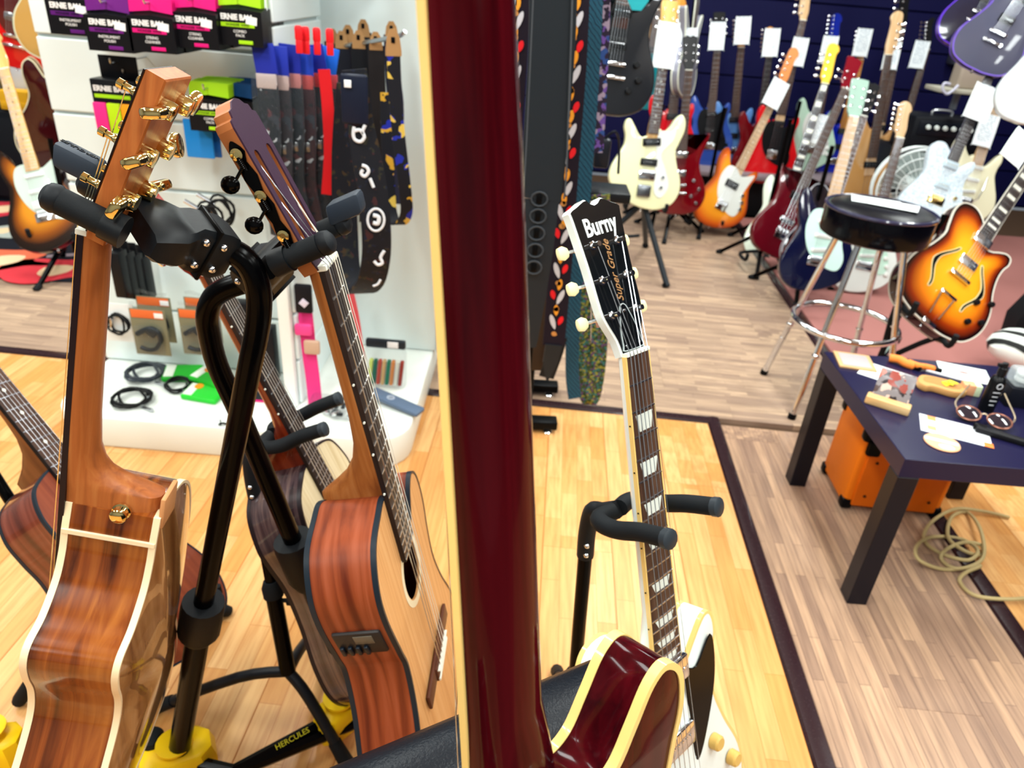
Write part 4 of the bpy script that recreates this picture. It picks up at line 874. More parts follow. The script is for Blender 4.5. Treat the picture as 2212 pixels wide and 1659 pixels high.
# ---- hanging packs on the front face
HOOK = M('#c8d0d6', .3, 1.)
def hook(p, L=.24, r=.0025):
    q = MB(); q.tube(spline([Vector(p) + Vector((0, L, 0)), Vector(p) + Vector((0, .03, 0)), Vector(p), Vector(p) + Vector((0, -.004, .012))], 3, False), r, 7); o = gb_(q, 'hook', HOOK); return o
BOXK = M('#101014', .35, name='pack_black')
def wipes(c, col, word, lab, n=4, w_=.108, h=.08, dp=.042, stick=True, show=True):
    c = Vector(c); cm = M(col, .4)
    for i in range(n):
        t = thing('wipe_pack', lab if i == 0 else lab.replace('foremost', ['', 'second', 'third', 'fourth', 'fifth', 'sixth'][i] + ' from the front'), 'box', c + Vector((random.uniform(-.003, .003), dp * 1.06 * i, 0)), 'polish wipe packs on the display')
        q = MB(); q.loft([[(-w_ / 2, 0, -h / 2), (w_ / 2, 0, -h / 2), (w_ / 2, 0, h / 2 - .004), (0, 0, h / 2), (-w_ / 2, 0, h / 2 - .004)], [(-w_ / 2, dp, -h / 2), (w_ / 2, dp, -h / 2), (w_ / 2, dp, h / 2 + .004), (0, dp, h / 2 + .012), (-w_ / 2, dp, h / 2 + .004)]]); q.build('carton', BOXK, t, False)
        q = MB()
        for k in range(4):
            z0 = h / 2 + .004; y = dp - .004 - .009 * k
            q.loft([[(-w_ * .47, y, z0), (0, y - .004, z0 + .006), (w_ * .47, y, z0), (w_ * .47, y + .001, z0), (0, y - .003, z0 + .006), (-w_ * .47, y + .001, z0)], [(-w_ * .47, y + .004, z0 + .034), (0, y, z0 + .036), (w_ * .47, y + .004, z0 + .034), (w_ * .47, y + .005, z0 + .034), (0, y + .001, z0 + .036), (-w_ * .47, y + .005, z0 + .034)]])
        q.build('header_card', cm, t, False)
        if i == 0 and show:
            F_ = basis(Vector((0, -.0006, 0)), (1, 0, 0), (0, 0, 1), (0, -1, 0)); Wt = M('#f2f2f2', .4)
            text('brand_print', 'ERNIE BALL', .017, t, F_ @ Matrix.Translation((-.004, .022, 0)), Wt, xs=.9, bold=.0007)
            q = MB(); q.box((-.004, -.0005, .006), (.08, .001, .009)); q.build('colour_band', cm, t)
            text('band_print', 'WONDER WIPES', .0075, t, F_ @ Matrix.Translation((-.004, .006, .0008)), BOXK)
            for k, wd in enumerate(word.split('|')): text('print_line', wd, .0085, t, F_ @ Matrix.Translation((0, -.008 - .009 * k, 0)), Wt)
            q = MB(); q.rbox((.012, -.0006, -.031), (.034, .0012, .008), .0005); q.build('colour_pill', cm, t)
            if stick: q = MB(); q.box((.03, -.0012, .017), (.026, .0006, .017), Matrix.Rotation(.12, 3, 'Y')); q.build('price_sticker', M('#f6f8fa', .5), t)
    hook(c + Vector((0, -.012, h / 2 + .026)))
wipes(yp(150, 36, 1.88), '#5a1a72', 'INSTRUMENT|POLISH', 'black wipes carton with violet header, outermost left, foremost')
wipes(yp(236, 72, 1.86), '#6a1d7a', 'INSTRUMENT|POLISH', 'black wipes carton with violet header beside the pink ones, foremost')
wipes(yp(328, 74, 1.86), '#e0187a', 'STRING|CLEANER', 'black wipes carton with pink header next to the violet, foremost')
wipes(yp(420, 66, 1.88), '#e0187a', 'STRING|CLEANER', 'black wipes carton with pink header next to the green, foremost')
wipes(yp(515, 60, 1.9), '#a8e01e', 'COMBO|PACK', 'black wipes carton with lime header in the top row, foremost')
wipes(yp(452, 250, 1.95), '#a8e01e', 'COMBO|PACK', 'black wipes carton with lime header behind the headstock, foremost', n=3, stick=False)
wipes(yp(505, 250, 2.0), '#0d4a86', '', 'black wipes carton with blue header beside the lime one, foremost', n=3, show=False)
# three colour combo pack
c = yp(247, 225, 1.95); t = thing('combo_pack', 'black hanging pack with pink, lime and orange wipes', 'pack', c)
q = MB(); q.rbox((0, .03, 0), (.115, .05, .115), .003); q.build('carton', BOXK, t)
q = MB(); q.rbox((0, .052, .083), (.1, .004, .055), .002); q.build('hang_card', BOXK, t)
F_ = basis(Vector((0, .004, 0)), (1, 0, 0), (0, 0, 1), (0, -1, 0))
text('brand_print', 'ERNIE BALL', .018, t, F_ @ Matrix.Translation((-.004, .035, 0)), M('#f2f2f2', .4), bold=.0007)
q = MB(); q.box((-.004, .0045, .017), (.092, .001, .009)); q.build('colour_band', M('#a8e01e', .4), t)
for x, col in ((-.036, '#ee2f86'), (0, '#b4dc1c'), (.036, '#f59a1c')):
    q = MB(); q.rbox((x, -.004, -.035), (.034, .012, .075), .003); q.build('wipe_sachet', M(col, .35), t)
q = MB(); q.box((.03, .0035, .047), (.026, .001, .018), Matrix.Rotation(-.2, 3, 'Y')); q.build('price_sticker', M('#f58a1a', .5), t)
hook(c + Vector((0, .02, .095)))
for k, (u, v, col, lb) in enumerate(((430, 300, '#1f86d8', 'light blue flat packet hanging under the lime cartons'), (446, 298, '#1560b4', 'deep blue flat packet behind the light blue one'))):
    q = MB(); q.rbox((0, 0, 0), (.075, .008, .1), .003); o = q.build('packet', M(col, .35)); o.location = yp(u, v, 2.0 + .03 * k); tag(o, lb, 'packet', 'blue packets on the display')
hook(yp(325, 172, 1.92), .2); hook(yp(268, 160, 2.0), .12)
# small black cases, cables, blister packs
for k in range(4):
    q = MB(); q.rbox((0, 0, 0), (.034, .05, .14), .006); q.rbox((0, .0, .085), (.026, .004, .04), .002); o = q.build('pick_case', M('#101216', .4)); o.location = yp(262 + 17 * k, 590 + 3 * k, 1.98 + .035 * k)
    tag(o, ['black hanging case nearest the koa guitar', 'second black hanging case beside the koa guitar', 'third black hanging case beside the koa guitar', 'black hanging case farthest from the koa guitar'][k], 'case', 'black cases on the display')
CABM = M('#0c0d10', .4)
def coil(name, lab, c, r, n, mat, ax=(0, -1, 0), rt=.0035, ecc=1., cat='cable'):
    ax = Vector(ax).normalized(); u = ax.orthogonal().normalized(); v = ax.cross(u); c = Vector(c); pts = []
    for k in range(n * 18): a = 2 * math.pi * k / 18; rr_ = r * (1 + .16 * math.sin(k * .31 + r * 400) + .09 * math.sin(k * 1.13)); pts.append(c + u * rr_ * math.cos(a) * ecc + v * rr_ * math.sin(a) + u * r * .22 * math.sin(k * .13 + r * 90) + ax * (.005 * math.sin(k * .35) + .0012 * k / 6))
    t = thing(name, lab, cat, c); q = MB(); q.tube(pts, rt, 6); q.xf(Matrix.Translation(-c)); q.build('cord', mat, t)
    q = MB(); q.cyl((0, 0, 0), tuple(u * r * .8 + v * r * .6), .006, 8); q.cyl((r * .2, 0, -r * .2), tuple(u * r * .4 - v * r * 1.1), .006, 8); q.xf(Matrix.Translation(tuple(-v * r * .9))); q.build('plug', STEEL, t); return t
coil('cable', 'black coiled cable hanging below the classical headstock', yp(452, 470, 2.0), .038, 4, CABM); coil('cable', 'second black coiled cable hanging behind the first one', yp(478, 455, 2.06), .038, 4, CABM)
CLR = glass('blister_film', '#8a9494', .1, .04); CARD = M('#8d8a72', .5)
def blister(c, lab, i):
    t = thing('capo_pack', lab, 'blister pack', c, 'capo packs on the display')
    q = MB(); q.rbox((0, 0, 0), (.105, .004, .15), .0015); q.build('backing_card', M('#7d7b62', .45), t)
    q = MB(); q.rbox((0, -.003, .06), (.095, .002, .026), .001); q.build('orange_strip', M('#e2703a', .45), t)
    q = MB(); q.rbox((.035, -.0045, .058), (.026, .001, .016), .0004); q.build('price_sticker', M('#f4f6f8', .5), t)
    q = MB(); q.rbox((0, -.016, -.02), (.085, .026, .095), .01, seg=3); q.build('blister', CLR, t)
    q = MB(); q.tube(spline([(-.034, -.014, -.002), (-.012, -.014, .012), (.012, -.014, .02), (.032, -.014, .006), (.036, -.014, -.018)], 4, False), .0075, 10); q.tube(spline([(-.03, -.014, -.045), (-.008, -.014, -.052), (.016, -.014, -.046), (.034, -.014, -.02)], 4, False), .0065, 10); q.rbox((.012, -.016, .008), (.03, .014, .022), .004, Matrix.Rotation(.6, 3, 'Y')); q.build('capo', M('#20242a', .25, .6), t)
    q = MB(); q.tube(spline([(-.045, -.002, .09), (-.02, -.02, .1), (.02, -.03, .096), (.05, -.012, .09)], 4, False), .006, 6, flat=.3); q.build('film_fold', CLR, t)
    return t
blister(yp(325, 718, 1.93), 'clear capo pack with orange strip, nearer the koa guitar', 0); blister(yp(428, 718, 1.95), 'clear capo pack with orange strip, nearer the stand tube', 1)
blister(yp(338, 690, 2.0), 'clear capo pack partly hidden behind the left capo pack', 2); blister(yp(440, 692, 2.03), 'clear capo pack partly hidden behind the right capo pack', 3)
t = coil('cable', 'black cable on a white card half hidden by the koa guitar', yp(255, 700, 2.02), .03, 3, CABM); q = MB(); q.rbox((0, .012, 0), (.1, .004, .13), .002); q.build('card', M('#f0f4f4', .5), t)
# things lying on the base
coil('cable', 'coiled black cable lying on the front of the white base', ht(290, 862, .115), .048, 4, CABM, (0, 0, 1), .0045)
coil('cable', 'bagged grey cable lying behind the coiled black cable', ht(318, 808, .118), .05, 4, M('#3a4048', .3), (0, 0, 1), .005)
coil('cable', 'thin black cable with silver plugs beside the green packets', ht(385, 835, .115), .035, 3, CABM, (0, 0, 1), .0035)
def packet(lab, px, h, wdt, col, rz, spot=None, name='cloth_packet'):
    p = ht(*px, h); t = thing(name, lab, 'packet', Matrix.Translation(p) @ Matrix.Rotation(rz, 4, 'Z') @ Matrix.Rotation(.12, 4, 'X'))
    q = MB(); q.rbox((0, 0, 0), (*wdt, .02), .008, seg=3); q.build('packet', M(col, .3), t)
    q = MB(); q.rbox((-wdt[0] * .32, 0, .0105), (wdt[0] * .25, wdt[1] * .8, .001), .0004); q.build('white_panel', M('#f0f6ea', .4), t)
    if spot: q = MB(); q.lathe([(.014, .0105), (.014, .0115)], (-wdt[0] * .2, wdt[1] * .25, 0), seg=14); q.build('orange_spot', M(spot, .4), t)
packet('bright green cloth packet in front on the white base', (440, 850), .118, (.12, .075), '#2fd03a', -.15, '#f6a21a'); packet('bright green cloth packet lying at the back of the base', (395, 806), .12, (.12, .08), '#22b02c', .2); packet('green cloth packet lying behind the stand tube', (455, 815), .135, (.12, .08), '#27bd30', -.4, '#e88a1c')
q = MB(); q.tube([(0, 0, 0), (.012, .004, .004), (.03, .002, .002)], .0035, 6); q.tube([(.008, -.004, 0), (.006, .004, .016)], .002, 6); o = q.build('plastic_clip', BLACK); o.location = ht(472, 917, .11); tag(o, 'tiny black clip lying near the front edge of the base', 'clip')
# boxes between the post and the front
for u, v, w_, h, col, lb in ((570, 760, .08, .18, '#16181e', 'black accessory box hanging left of the white post'), (578, 860, .09, .06, '#23252c', 'black box with pink and blue print on the base by the post'), (530, 680, .06, .09, '#15171c', 'small black packet hanging by the white post')):
    t = thing('accessory_box', lb, 'box', yp(u, v, 1.98)); q = MB(); q.rbox((0, 0, 0), (w_, .04, h), .004); q.build('carton', M(col, .35), t)
    if v == 860:
        for k, cc in enumerate(('#e0207a', '#2a7ad0')): q = MB(); q.rbox((0, -.0205, -.002 - .012 * k), (w_ * .95, .001, .011), .0003); q.build('colour_band', M(cc, .4), t)
    if v == 680: q = MB(); q.lathe([(.018, 0), (.018, .001)], (.01, -.021, -.02), (0, -1, 0), 14); q.build('round_label', M('#d8dde0', .4), t)

# ------------------------------------------------------------------ straps
def ribbon(mb, pts, wdir, w_, th=.0025):
    pts = [Vector(p) for p in pts]; n = len(pts); ws = w_ if isinstance(w_, (list, tuple)) else [w_] * n; rows = []
    for i in range(n):
        T = (pts[min(i + 1, n - 1)] - pts[max(i - 1, 0)]).normalized(); wd = Vector(wdir[i] if isinstance(wdir, list) else wdir); wd = (wd - T * wd.dot(T)).normalized(); N = T.cross(wd)
        a = ws[min(i, len(ws) - 1)] / 2; rows.append([pts[i] + wd * a + N * th, pts[i] - wd * a + N * th, pts[i] - wd * a - N * th, pts[i] + wd * a - N * th])
    return mb.loft(rows)
def resample(ws, n): return [ws[min(len(ws) - 1, int(i / max(1, n - 1) * (len(ws) - 1)))] + (ws[min(len(ws) - 1, int(i / max(1, n - 1) * (len(ws) - 1)) + 1)] - ws[min(len(ws) - 1, int(i / max(1, n - 1) * (len(ws) - 1)))]) * ((i / max(1, n - 1) * (len(ws) - 1)) % 1) for i in range(n)]
def strap(lab, px, Y, w_, mat, wd=(1, .2, 0), tabs=None, th=.002, name='guitar_strap', group=None):
    pts = spline([yp(u, v, (Y[i] if isinstance(Y, list) else Y)) for i, (u, v) in enumerate(px)], 4, False); o = Vector(pts[0])
    t = thing(name, lab, 'strap', o, group); q = MB(); n = len(pts); ribbon(q, pts, wd, resample(w_, n) if isinstance(w_, list) else w_, th); q.xf(Matrix.Translation(-o)); q.build('band', mat, t)
    if tabs:
        mt, L, wt = tabs; a = Vector(pts[0]); b = Vector(pts[1]); dr = (a - b).normalized(); b = a - dr * .012
        q = MB(); ribbon(q, [b, a, a + dr * L * .6, a + dr * L], wd, [wt, wt, wt * .8, wt * .35], th * 1.6); q.xf(Matrix.Translation(-o)); lt = q.build('leather_tab', mt, t); q = MB(); q.rbox(a + dr * L * .5 - o + Vector((0, -th * 2, 0)), (wt * .25, .003, wt * .35), .001); q.build('peg_slot', BLACK, lt)
    return t, o
TAN = M('#a87f52', .6, name='tan_leather')
CELLO = glass('cellophane', '#59626a', .12, .03)
POLY = [spots('bagged_strap', c_, ['#5a2a2e', '#c8d0d8', '#30343c', '#0c0d10'], 45, .56, .3) for c_ in ('#14161b', '#2a2024', '#181b20', '#3a1216', '#22262c', '#121418')]
for k in range(6):
    u = 572 + 27 * k; Yk = 1.93 + .03 * k
    p = yp(u, 128 + 4 * (k % 2), Yk); t = thing('strap_pack', 'cellophane strap pack with blue header card, %s from the left' % ['first', 'second', 'third', 'fourth', 'fifth', 'sixth'][k], 'strap pack', p, 'bagged straps on the display')
    q = MB(); q.rbox((0, 0, 0), (.055, .006, .07), .002, Matrix.Rotation([-.1, 0, .05, 0, -.15, .2][k], 3, 'Y')); q.build('header_card', M(['#2433a8', '#2a3bb4', '#2433a8', '#2a4fd0', '#2433a8', '#1f6ae0'][k], .4), t)
    q = MB(); q.rbox((0, .0, -.05), (.05, .008, .035), .002); q.build('card_foot', M(['#d8c8c6', '#dcc0bc', '#d88a88', '#e05a58', '#d83038', '#d04048'][k], .4), t)
    q = MB(); ribbon(q, spline([(0, .004, -.06), (.004, -.012, -.16), (-.004, -.014, -.3), (.006, -.01, -.42), (0, .0, -.5)], 4, False), (1, 0, 0), .05, .006); q.build('folded_strap', POLY[k], t)
    q = MB(); ribbon(q, spline([(0, -.012, -.03), (.003, -.03, -.16), (-.006, -.034, -.3), (.008, -.03, -.42), (0, -.012, -.53)], 4, False), (1, .1, 0), .066, .001); q.build('cellophane', CELLO, t)
    q = MB(); q.rbox((0, -.02, -.21), (.03, .012, .025), .004); q.build('buckle', M('#c8ccd0', .2, 1.), t)
for k, (u, v) in enumerate(((645, 72), (660, 74), (684, 76), (712, 78))):
    q = MB(); q.rbox((0, 0, 0), (.02, .012, .035), .008); q.rbox((0, 0, -.03), (.016, .01, .03), .002); o = q.build('hook_tag', M('#e8242c', .35)); o.location = yp(u, v, 1.95 + .02 * k); tag(o, ['red plastic hook tag, leftmost of the row', 'red plastic hook tag close beside the leftmost', 'red plastic hook tag above the fifth strap pack', 'red plastic hook tag next to the leather straps'][k], 'hook tag', 'red hook tags above the straps')
strap('long scarlet strap hanging between the strap packs', [(700, 150), (708, 230), (712, 330), (706, 420)], 2.0, .03, M('#d81c24', .5))
LP = [(718, 70, 2.3, '#151720', 470), (738, 75, 2.28, '#1a1c26', 500), (752, 62, 2.3, '#2a2430', 460), (785, 50, 2.32, '#16181e', 480), (775, 75, 2.22, '#101218', 300), (812, 78, 2.2, '#1d1a1c', 470), (846, 55, 2.25, '#23253a', 440)]
for k, (u, v, Y, col, vb) in enumerate(LP):
    strap('dark strap with tan leather end, %s of the leather tipped row' % ['first', 'second', 'third', 'fourth', 'fifth', 'sixth', 'seventh'][k], [(u, v + 20), (u + 4, v + 120), (u + 10, (v + vb) / 2), (u + 6, vb)], Y, .045, M(col, .6), tabs=(TAN, .034, .036), group='leather tipped straps')
q = MB(); q.tube(spline([yp(735, 100, 2.3), yp(800, 90, 2.2), yp(860, 78, 2.1), yp(875, 68, 2.08)], 4, False), .006, 8); gb_(q, 'strap_rail', HOOK)
# the big black padded strap with white motifs
KB = spots('black_tapestry', '#10131c', ['#3a1e22', '#2a2a20', '#141c30', '#3a2c1c'], 60, .6, .6)
t, o = strap('wide black padded strap with white motifs, hanging in a loop', [(765, 150), (772, 200), (778, 260), (792, 340), (806, 420), (813, 500), (812, 560), (800, 610), (775, 630), (752, 600), (745, 500), (742, 330), (745, 180)], [1.78, 1.78, 1.78, 1.78, 1.78, 1.78, 1.79, 1.81, 1.85, 1.89, 1.92, 1.93, 1.93], [.055, .06, .06, .07, .073, .073, .073, .073, .073, .073, .07, .06, .04], KB, wd=(1, .35, 0), th=.004)
q = MB(); c = yp(766, 215, 1.77) - o; q.rbox(c, (.062, .012, .11), .012, seg=3); tb = q.build('leather_pad', M('#141b2e', .4), t)
q = MB(); q.rbox(yp(751, 181, 1.76) - o, (.016, .004, .016), .001); q.build('price_sticker', M('#eef2f6', .5), t)
WM = M('#dfe3ea', .5)
def motif(px, pts, r=.004, closed=False):
    q = MB(); pp = [yp(px[0] + a, px[1] + b, 1.766) - o for a, b in pts]; q.tube(spline(pp, 3, closed), r, 6, closed=closed, flat=.5); q.build('white_motif', WM, t)
motif((775, 290), [(-10, -16), (-12, 0), (-8, 12), (4, 16), (12, 6), (8, -6), (14, -20)]); motif((777, 285), [(-12, -2), (0, -4), (8, 4)])
motif((790, 375), [(-8, -18), (2, -14), (6, -4), (-2, 6), (-10, 0), (-6, -8)]); motif((795, 395), [(4, -10), (8, 0), (12, 10)])
motif((812, 475), [(18 * math.cos(k), 24 * math.sin(k)) for k in [j * math.pi / 5 for j in range(10)]], .003, True); motif((812, 475), [(-6, -10), (6, -6), (4, 8), (-6, 6)], .005)
motif((818, 560), [(12, -18), (4, -4), (8, 8), (-2, 12), (-10, 4)], .004); motif((812, 612), [(-6, 6), (4, 2), (10, -8)], .003)
BY = spots('blue_yellow_weave', '#10121c', ['#1c2aa0', '#d0a030', '#1c2aa0', '#d8b850'], 26, .58, .6)
strap('dark strap with blue and yellow weave hanging by the white wing panel', [(850, 110), (853, 200), (862, 300), (874, 400), (878, 460), (862, 484), (845, 460), (838, 350), (835, 200)], [2.0, 2.0, 2.0, 2.0, 2.01, 2.03, 2.06, 2.08, 2.1], .034, BY, wd=(1, .4, 0), tabs=(TAN, .05, .04))
t, o = strap('hot pink strap with black buckle end hanging on the side panel', [(655, 640), (662, 700), (668, 760), (676, 820), (682, 880)], [2.02, 1.99, 1.98, 1.975, 1.97], .043, M('#e83a86', .6, name='pink_web'), wd=(1, .15, 0))
for nm, u, v, w_, h, col in (('buckle_end', 656, 645, .05, .09, '#101218'), ('pink_loop', 655, 712, .05, .036, '#ee4a94'), ('paper_wrap', 674, 750, .048, .045, '#c9a890')):
    q = MB(); q.rbox(yp(u, v, 1.965) - o, (w_, .018, h), .006); q.build(nm, M(col, .5), t)
q = MB(); q.rbox(yp(656, 655, 1.955) - o, (.022, .002, .022), .001, Matrix.Rotation(.7, 3, 'Y')); q.build('price_sticker', M('#dcd6ea', .5), t)
strap('coral red strap in a clear bag on the side panel', [(752, 630), (765, 690), (775, 760), (782, 800)], [2.15, 2.15, 2.15, 2.16], .035, M('#d8525a', .5))
# bags and packs on the right of the base
t = thing('string_bag', 'clear zip bag of coloured string sets against the wing panel', 'bag', ht(832, 838, .11)); 
q = MB(); q.rbox((0, .02, .155), (.13, .02, .03), .006); q.build('bag_header', M('#20262c', .4), t)
q = MB(); q.rbox((.025, .008, .157), (.035, .002, .022), .0005); q.build('price_sticker', M('#f0f2f4', .5), t)
for k, cc in enumerate(('#c8d86a', '#12604a', '#b8402c', '#d0a870', '#1d7a5c', '#d88a4a', '#e0e4d8', '#9a3020')): q = MB(); q.rbox((-.05 + .0145 * k, .01, .055), (.012, .02, .09), .003, Matrix.Rotation(.1, 3, 'Y')); q.build('string_set', M(cc, .4), t)
q = MB(); q.rbox((0, .01, .075), (.14, .045, .15), .018, seg=3); q.build('clear_bag', CELLO, t)
t = thing('flat_bag', 'grey flat packed strap lying on the right corner of the base', 'bag', Matrix.Translation(ht(855, 868, .125)) @ Matrix.Rotation(-.42, 4, 'Z') @ Matrix.Rotation(.1, 4, 'Y'))
q = MB(); q.rbox((0, 0, 0), (.19, .05, .014), .005); q.build('pack', M('#5b6c84', .35), t); q = MB(); q.lathe([(.013, .0075), (.013, .0082), (.009, .0083), (.009, .0075)], (-.02, 0, 0), seg=16); q.build('round_print', M('#aab4c4', .4), t)
for k in range(3):
    t = thing('metal_parts_bag', 'clear bag of chrome parts on the base, %s from the pink strap' % ['first', 'second', 'third'][k], 'bag', ht(700 + 22 * k, 880 + 10 * k, .115), 'parts bags on the base')
    for j in range(6): q = MB(); q.rbox((random.uniform(-.03, .03), random.uniform(-.02, .02), .006 + .004 * j), (.02, .012, .008), .002, Matrix.Rotation(random.uniform(0, 3), 3, 'Z')); q.build('chrome_part', [CHROME, M('#15181c', .3)][j % 2], t)
    q = MB(); q.rbox((0, 0, .02), (.085, .06, .04), .015, seg=3); q.build('clear_bag', CELLO, t)

# ------------------------------------------------------------------ strap rack right of the cherry neck
rk = thing('strap_rack', 'black metal strap rack with flat bar feet on the wood floor', 'rack', (.1, 2.2, 0)); RI = Matrix.Translation((-.1, -2.2, 0))
def rb_(q, name, mat, par=None): q.xf(RI); return q.build(name, mat, par or rk)
for (u0, v0), (u1, v1) in (((1085, 908), (1203, 914)), ((1080, 828), (1205, 836))):
    a, b = ht(u0, v0, .03), ht(u1, v1, .03); q = MB(); d = b - a; q.rbox((a + b) / 2, (d.length, .05, .03), .004, Matrix.Rotation(math.atan2(d.y, d.x), 3, 'Z')); rb_(q, 'foot_bar', BLACK)
    q = MB(); q.lathe([(.016, 0), (.016, .008), (.01, .012)], (b.x - .03, b.y - .02, .0)); rb_(q, 'glide', CHROME)
q = MB(); q.cyl((.06, 2.25, .03), (.06, 2.25, 1.5), .016); rb_(q, 'post', BLACK)
q = MB(); q.cyl((-.12, 2.02, 1.46), (.5, 2.02, 1.46), .01); q.cyl((.06, 2.25, 1.49), (.06, 2.02, 1.46), .012); rb_(q, 'top_bar', BLACK)
q = MB(); q.rbox(yp(1270, 412, 2.35), (.26, .14, .03), .004); rb_(q, 'tray', M('#14161a', .4))
LEA = M('#20262c', .42, name='black_leather', bump=.12, bscale=300)
t, o = strap('wide plain black leather strap next to the cherry neck', [(1196, -60), (1192, 100), (1182, 250), (1172, 380), (1165, 430)], 1.85, .108, LEA, wd=(1, .1, 0), th=.004)
for s_ in (-1, 1):
    q = MB(); pp = spline([yp(1196 + s_ * 42 - (k * 5 if s_ > 0 else k * 7), v, 1.842) - o for k, v in enumerate((-60, 100, 250, 380, 430))], 4, False); q.tube(pp, .0022, 6); q.build('stitched_edge', M('#4a4f55', .5), t)
q = MB(); pts = spline([yp(1166, 430, 1.85), yp(1158, 540, 1.85), yp(1150, 640, 1.86), yp(1146, 750, 1.87)], 4, False); ribbon(q, [p for p in pts], (1, .1, 0), resample([.1, .09, .075, .03], len(pts)), .003); q.xf(Matrix.Translation(-o)); q.build('tail', LEA, t)
for k in range(5):
    q = MB(); c = yp(1165 - 3 * k, 430 + 37 * k, 1.842) - o; ring = [(c.x + .018 * math.cos(a) * (1.15 if abs(math.cos(a)) > .5 else 1), c.y, c.z + .018 * math.sin(a)) for a in [j * math.pi / 6 for j in range(12)]]; q.tube(ring, .0025, 5, closed=True); q.build('slot_ring', M('#3c4147', .5), t)
    q = MB(); q.rbox(c, (.014, .004, .024), .003); q.build('slot', BLACK, t)
FE = M('#1a1220', .7)
for k, (u, Y, lb) in enumerate(((1246, 1.98, 'dark strap printed with white, red and orange feathers'), (1118, 2.05, 'feather print strap half hidden behind the cherry neck'))):
    px = [(u, -60), (u - 8, 150), (u - 22, 350), (u - 34, 550), (u - 50, 745)]
    t, o = strap(lb, px, Y, .066, FE, wd=(1, .1, 0)); cl = spline([yp(a, b, Y - .004) for a, b in px], 8, False)
    for j in range(13):
        i0 = 2 + int(j * 2.3)
        if i0 >= len(cl) - 1: break
        c = Vector(cl[i0]) - o; s_ = 1 if j % 2 else -1
        for col, dx, dz, ln, an in (('#cfcfd8', .008, -.012, .05, .35), ('#e8202a', -.014, -.006, .03, -.3), ('#f2a030', .002, .026, .035, .1), ('#c88a4a', 0, -.05, .018, 1.2)):
            q = MB(); R_ = Matrix.Rotation(an * s_, 3, 'Y'); shp = spline([(0, -ln / 2), (.007, -ln * .1), (.006, ln * .3), (0, ln / 2), (-.006, ln * .3), (-.007, -ln * .1)], 2)
            n = len(shp); vs = [c + Vector((dx * s_, 0, dz)) + R_ @ Vector((x, -y_, z)) for y_ in (0, .0012) for x, z in shp]; q.add(vs, [list(range(n)), list(range(n, 2 * n))] + [[a, (a + 1) % n, n + (a + 1) % n, n + a] for a in range(n)]); q.build('feather_print', M(col, .6), t, False)
    q = MB()
    e = Vector(cl[-1]) - o; ribbon(q, [e, e + Vector((-.005, 0, -.06)), e + Vector((-.008, 0, -.12))], (1, .1, 0), [.05, .045, .008], .003); q.build('leather_tail', M('#22262a', .5), t)
BT = stripes('blue_tapestry', ['#0c1a2c', '#14506a', '#0e1420', '#2a7a9a', '#101828'], 40, 'DIAGONAL', .6, 3.); GT = spots('green_weave', '#3a4a20', ['#2a6a6a', '#8a8a3a', '#5a3a6a', '#203a20'], 140, .45, .7)
for k, (px, Y, w_, mt, lb) in enumerate((([(1284, -60), (1275, 150), (1262, 350), (1246, 560), (1226, 730)], 2.08, .05, BT, 'blue tapestry strap hanging behind the feather strap'), ([(1300, -60), (1292, 180), (1284, 330)], 2.14, .05, spots('lilac_print', '#241a30', ['#6a4a9a', '#2a4a8a', '#9a8aa0'], 50, .5, .7), 'lilac print strap at the right of the rack'), ([(1262, 360), (1250, 500), (1240, 640), (1236, 800), (1242, 860)], 2.16, .045, BT, 'second blue tapestry strap hanging low behind the first'), ([(1298, 420), (1297, 560), (1296, 700), (1290, 800), (1276, 866), (1262, 820), (1258, 700), (1262, 520)], 2.2, .055, GT, 'olive green woven strap hanging in a loop near the floor'), ([(1178, 560), (1172, 700), (1164, 800)], 2.15, .05, M('#3a2b20', .6), 'brown strap tail hanging behind the leather strap'), ([(1215, 700), (1200, 760), (1180, 815)], 2.1, .05, M('#17191c', .6), 'black pointed strap tail below the feather strap'))):
    strap(lb, px, Y, w_, mt, wd=(1, .1, 0))
q = MB(); q.rbox((0, 0, 0), (.05, .04, .09), .01); q.tube(spline([(0, 0, .04), (.03, -.02, .07), (.05, 0, .03), (.06, 0, -.06)], 4, False), .004, 6); o = q.build('headset', M('#1c1e26', .3)); o.location = yp(1300, 330, 2.35); tag(o, 'dark clip on gadget with cord resting on the rack tray', 'gadget')
# ------------------------------------------------------------------ side table and the things on it
TB = ht(1829, 1304, 0); TW = .55; TH = .45
tb = thing('side_table', 'low black brown square side table', 'table', (TB.x, TB.y, 0)); TBK = M('#15131c', .32, name='black_foil'); TBT = M('#1a1838', .22, name='table_top_foil')
q = MB(); q.rbox((TW / 2, TW / 2, TH - .025), (TW, TW, .05), .0015, seg=1); q.build('tabletop', TBT, tb, False)
for x in (.025, TW - .025):
    for y in (.025, TW - .025): q = MB(); q.rbox((x, y, (TH - .05) / 2), (.05, .05, TH - .05), .0015, seg=1); q.build('leg', TBK, tb, False)
def flat(name, lab, cat, px, w_, d, th, col, rz, h=TH, r=.0008, rough=.5):
    p = ht(*px, h); t = thing(name, lab, cat, Matrix.Translation((p.x, p.y, h + .0004)) @ Matrix.Rotation(rz, 4, 'Z')); q = MB(); q.rbox((0, 0, th / 2), (w_, d, th), r); q.build('sheet', M(col, rough), t); return t
t = flat('framed_plaque', 'tan framed grey plaque at the back corner of the side table', 'plaque', (1845, 783), .1, .1, .006, '#c9a172', -.15)
q = MB(); q.rbox((0, 0, .0065), (.078, .08, .001), .0003); q.build('grey_panel', M('#a8a2a4', .4), t)
t = flat('paper_sheet', 'white paper sheet lying beside the tan plaque', 'paper', (1918, 812), .14, .1, .001, '#eef4f6', -.62)
q = MB()
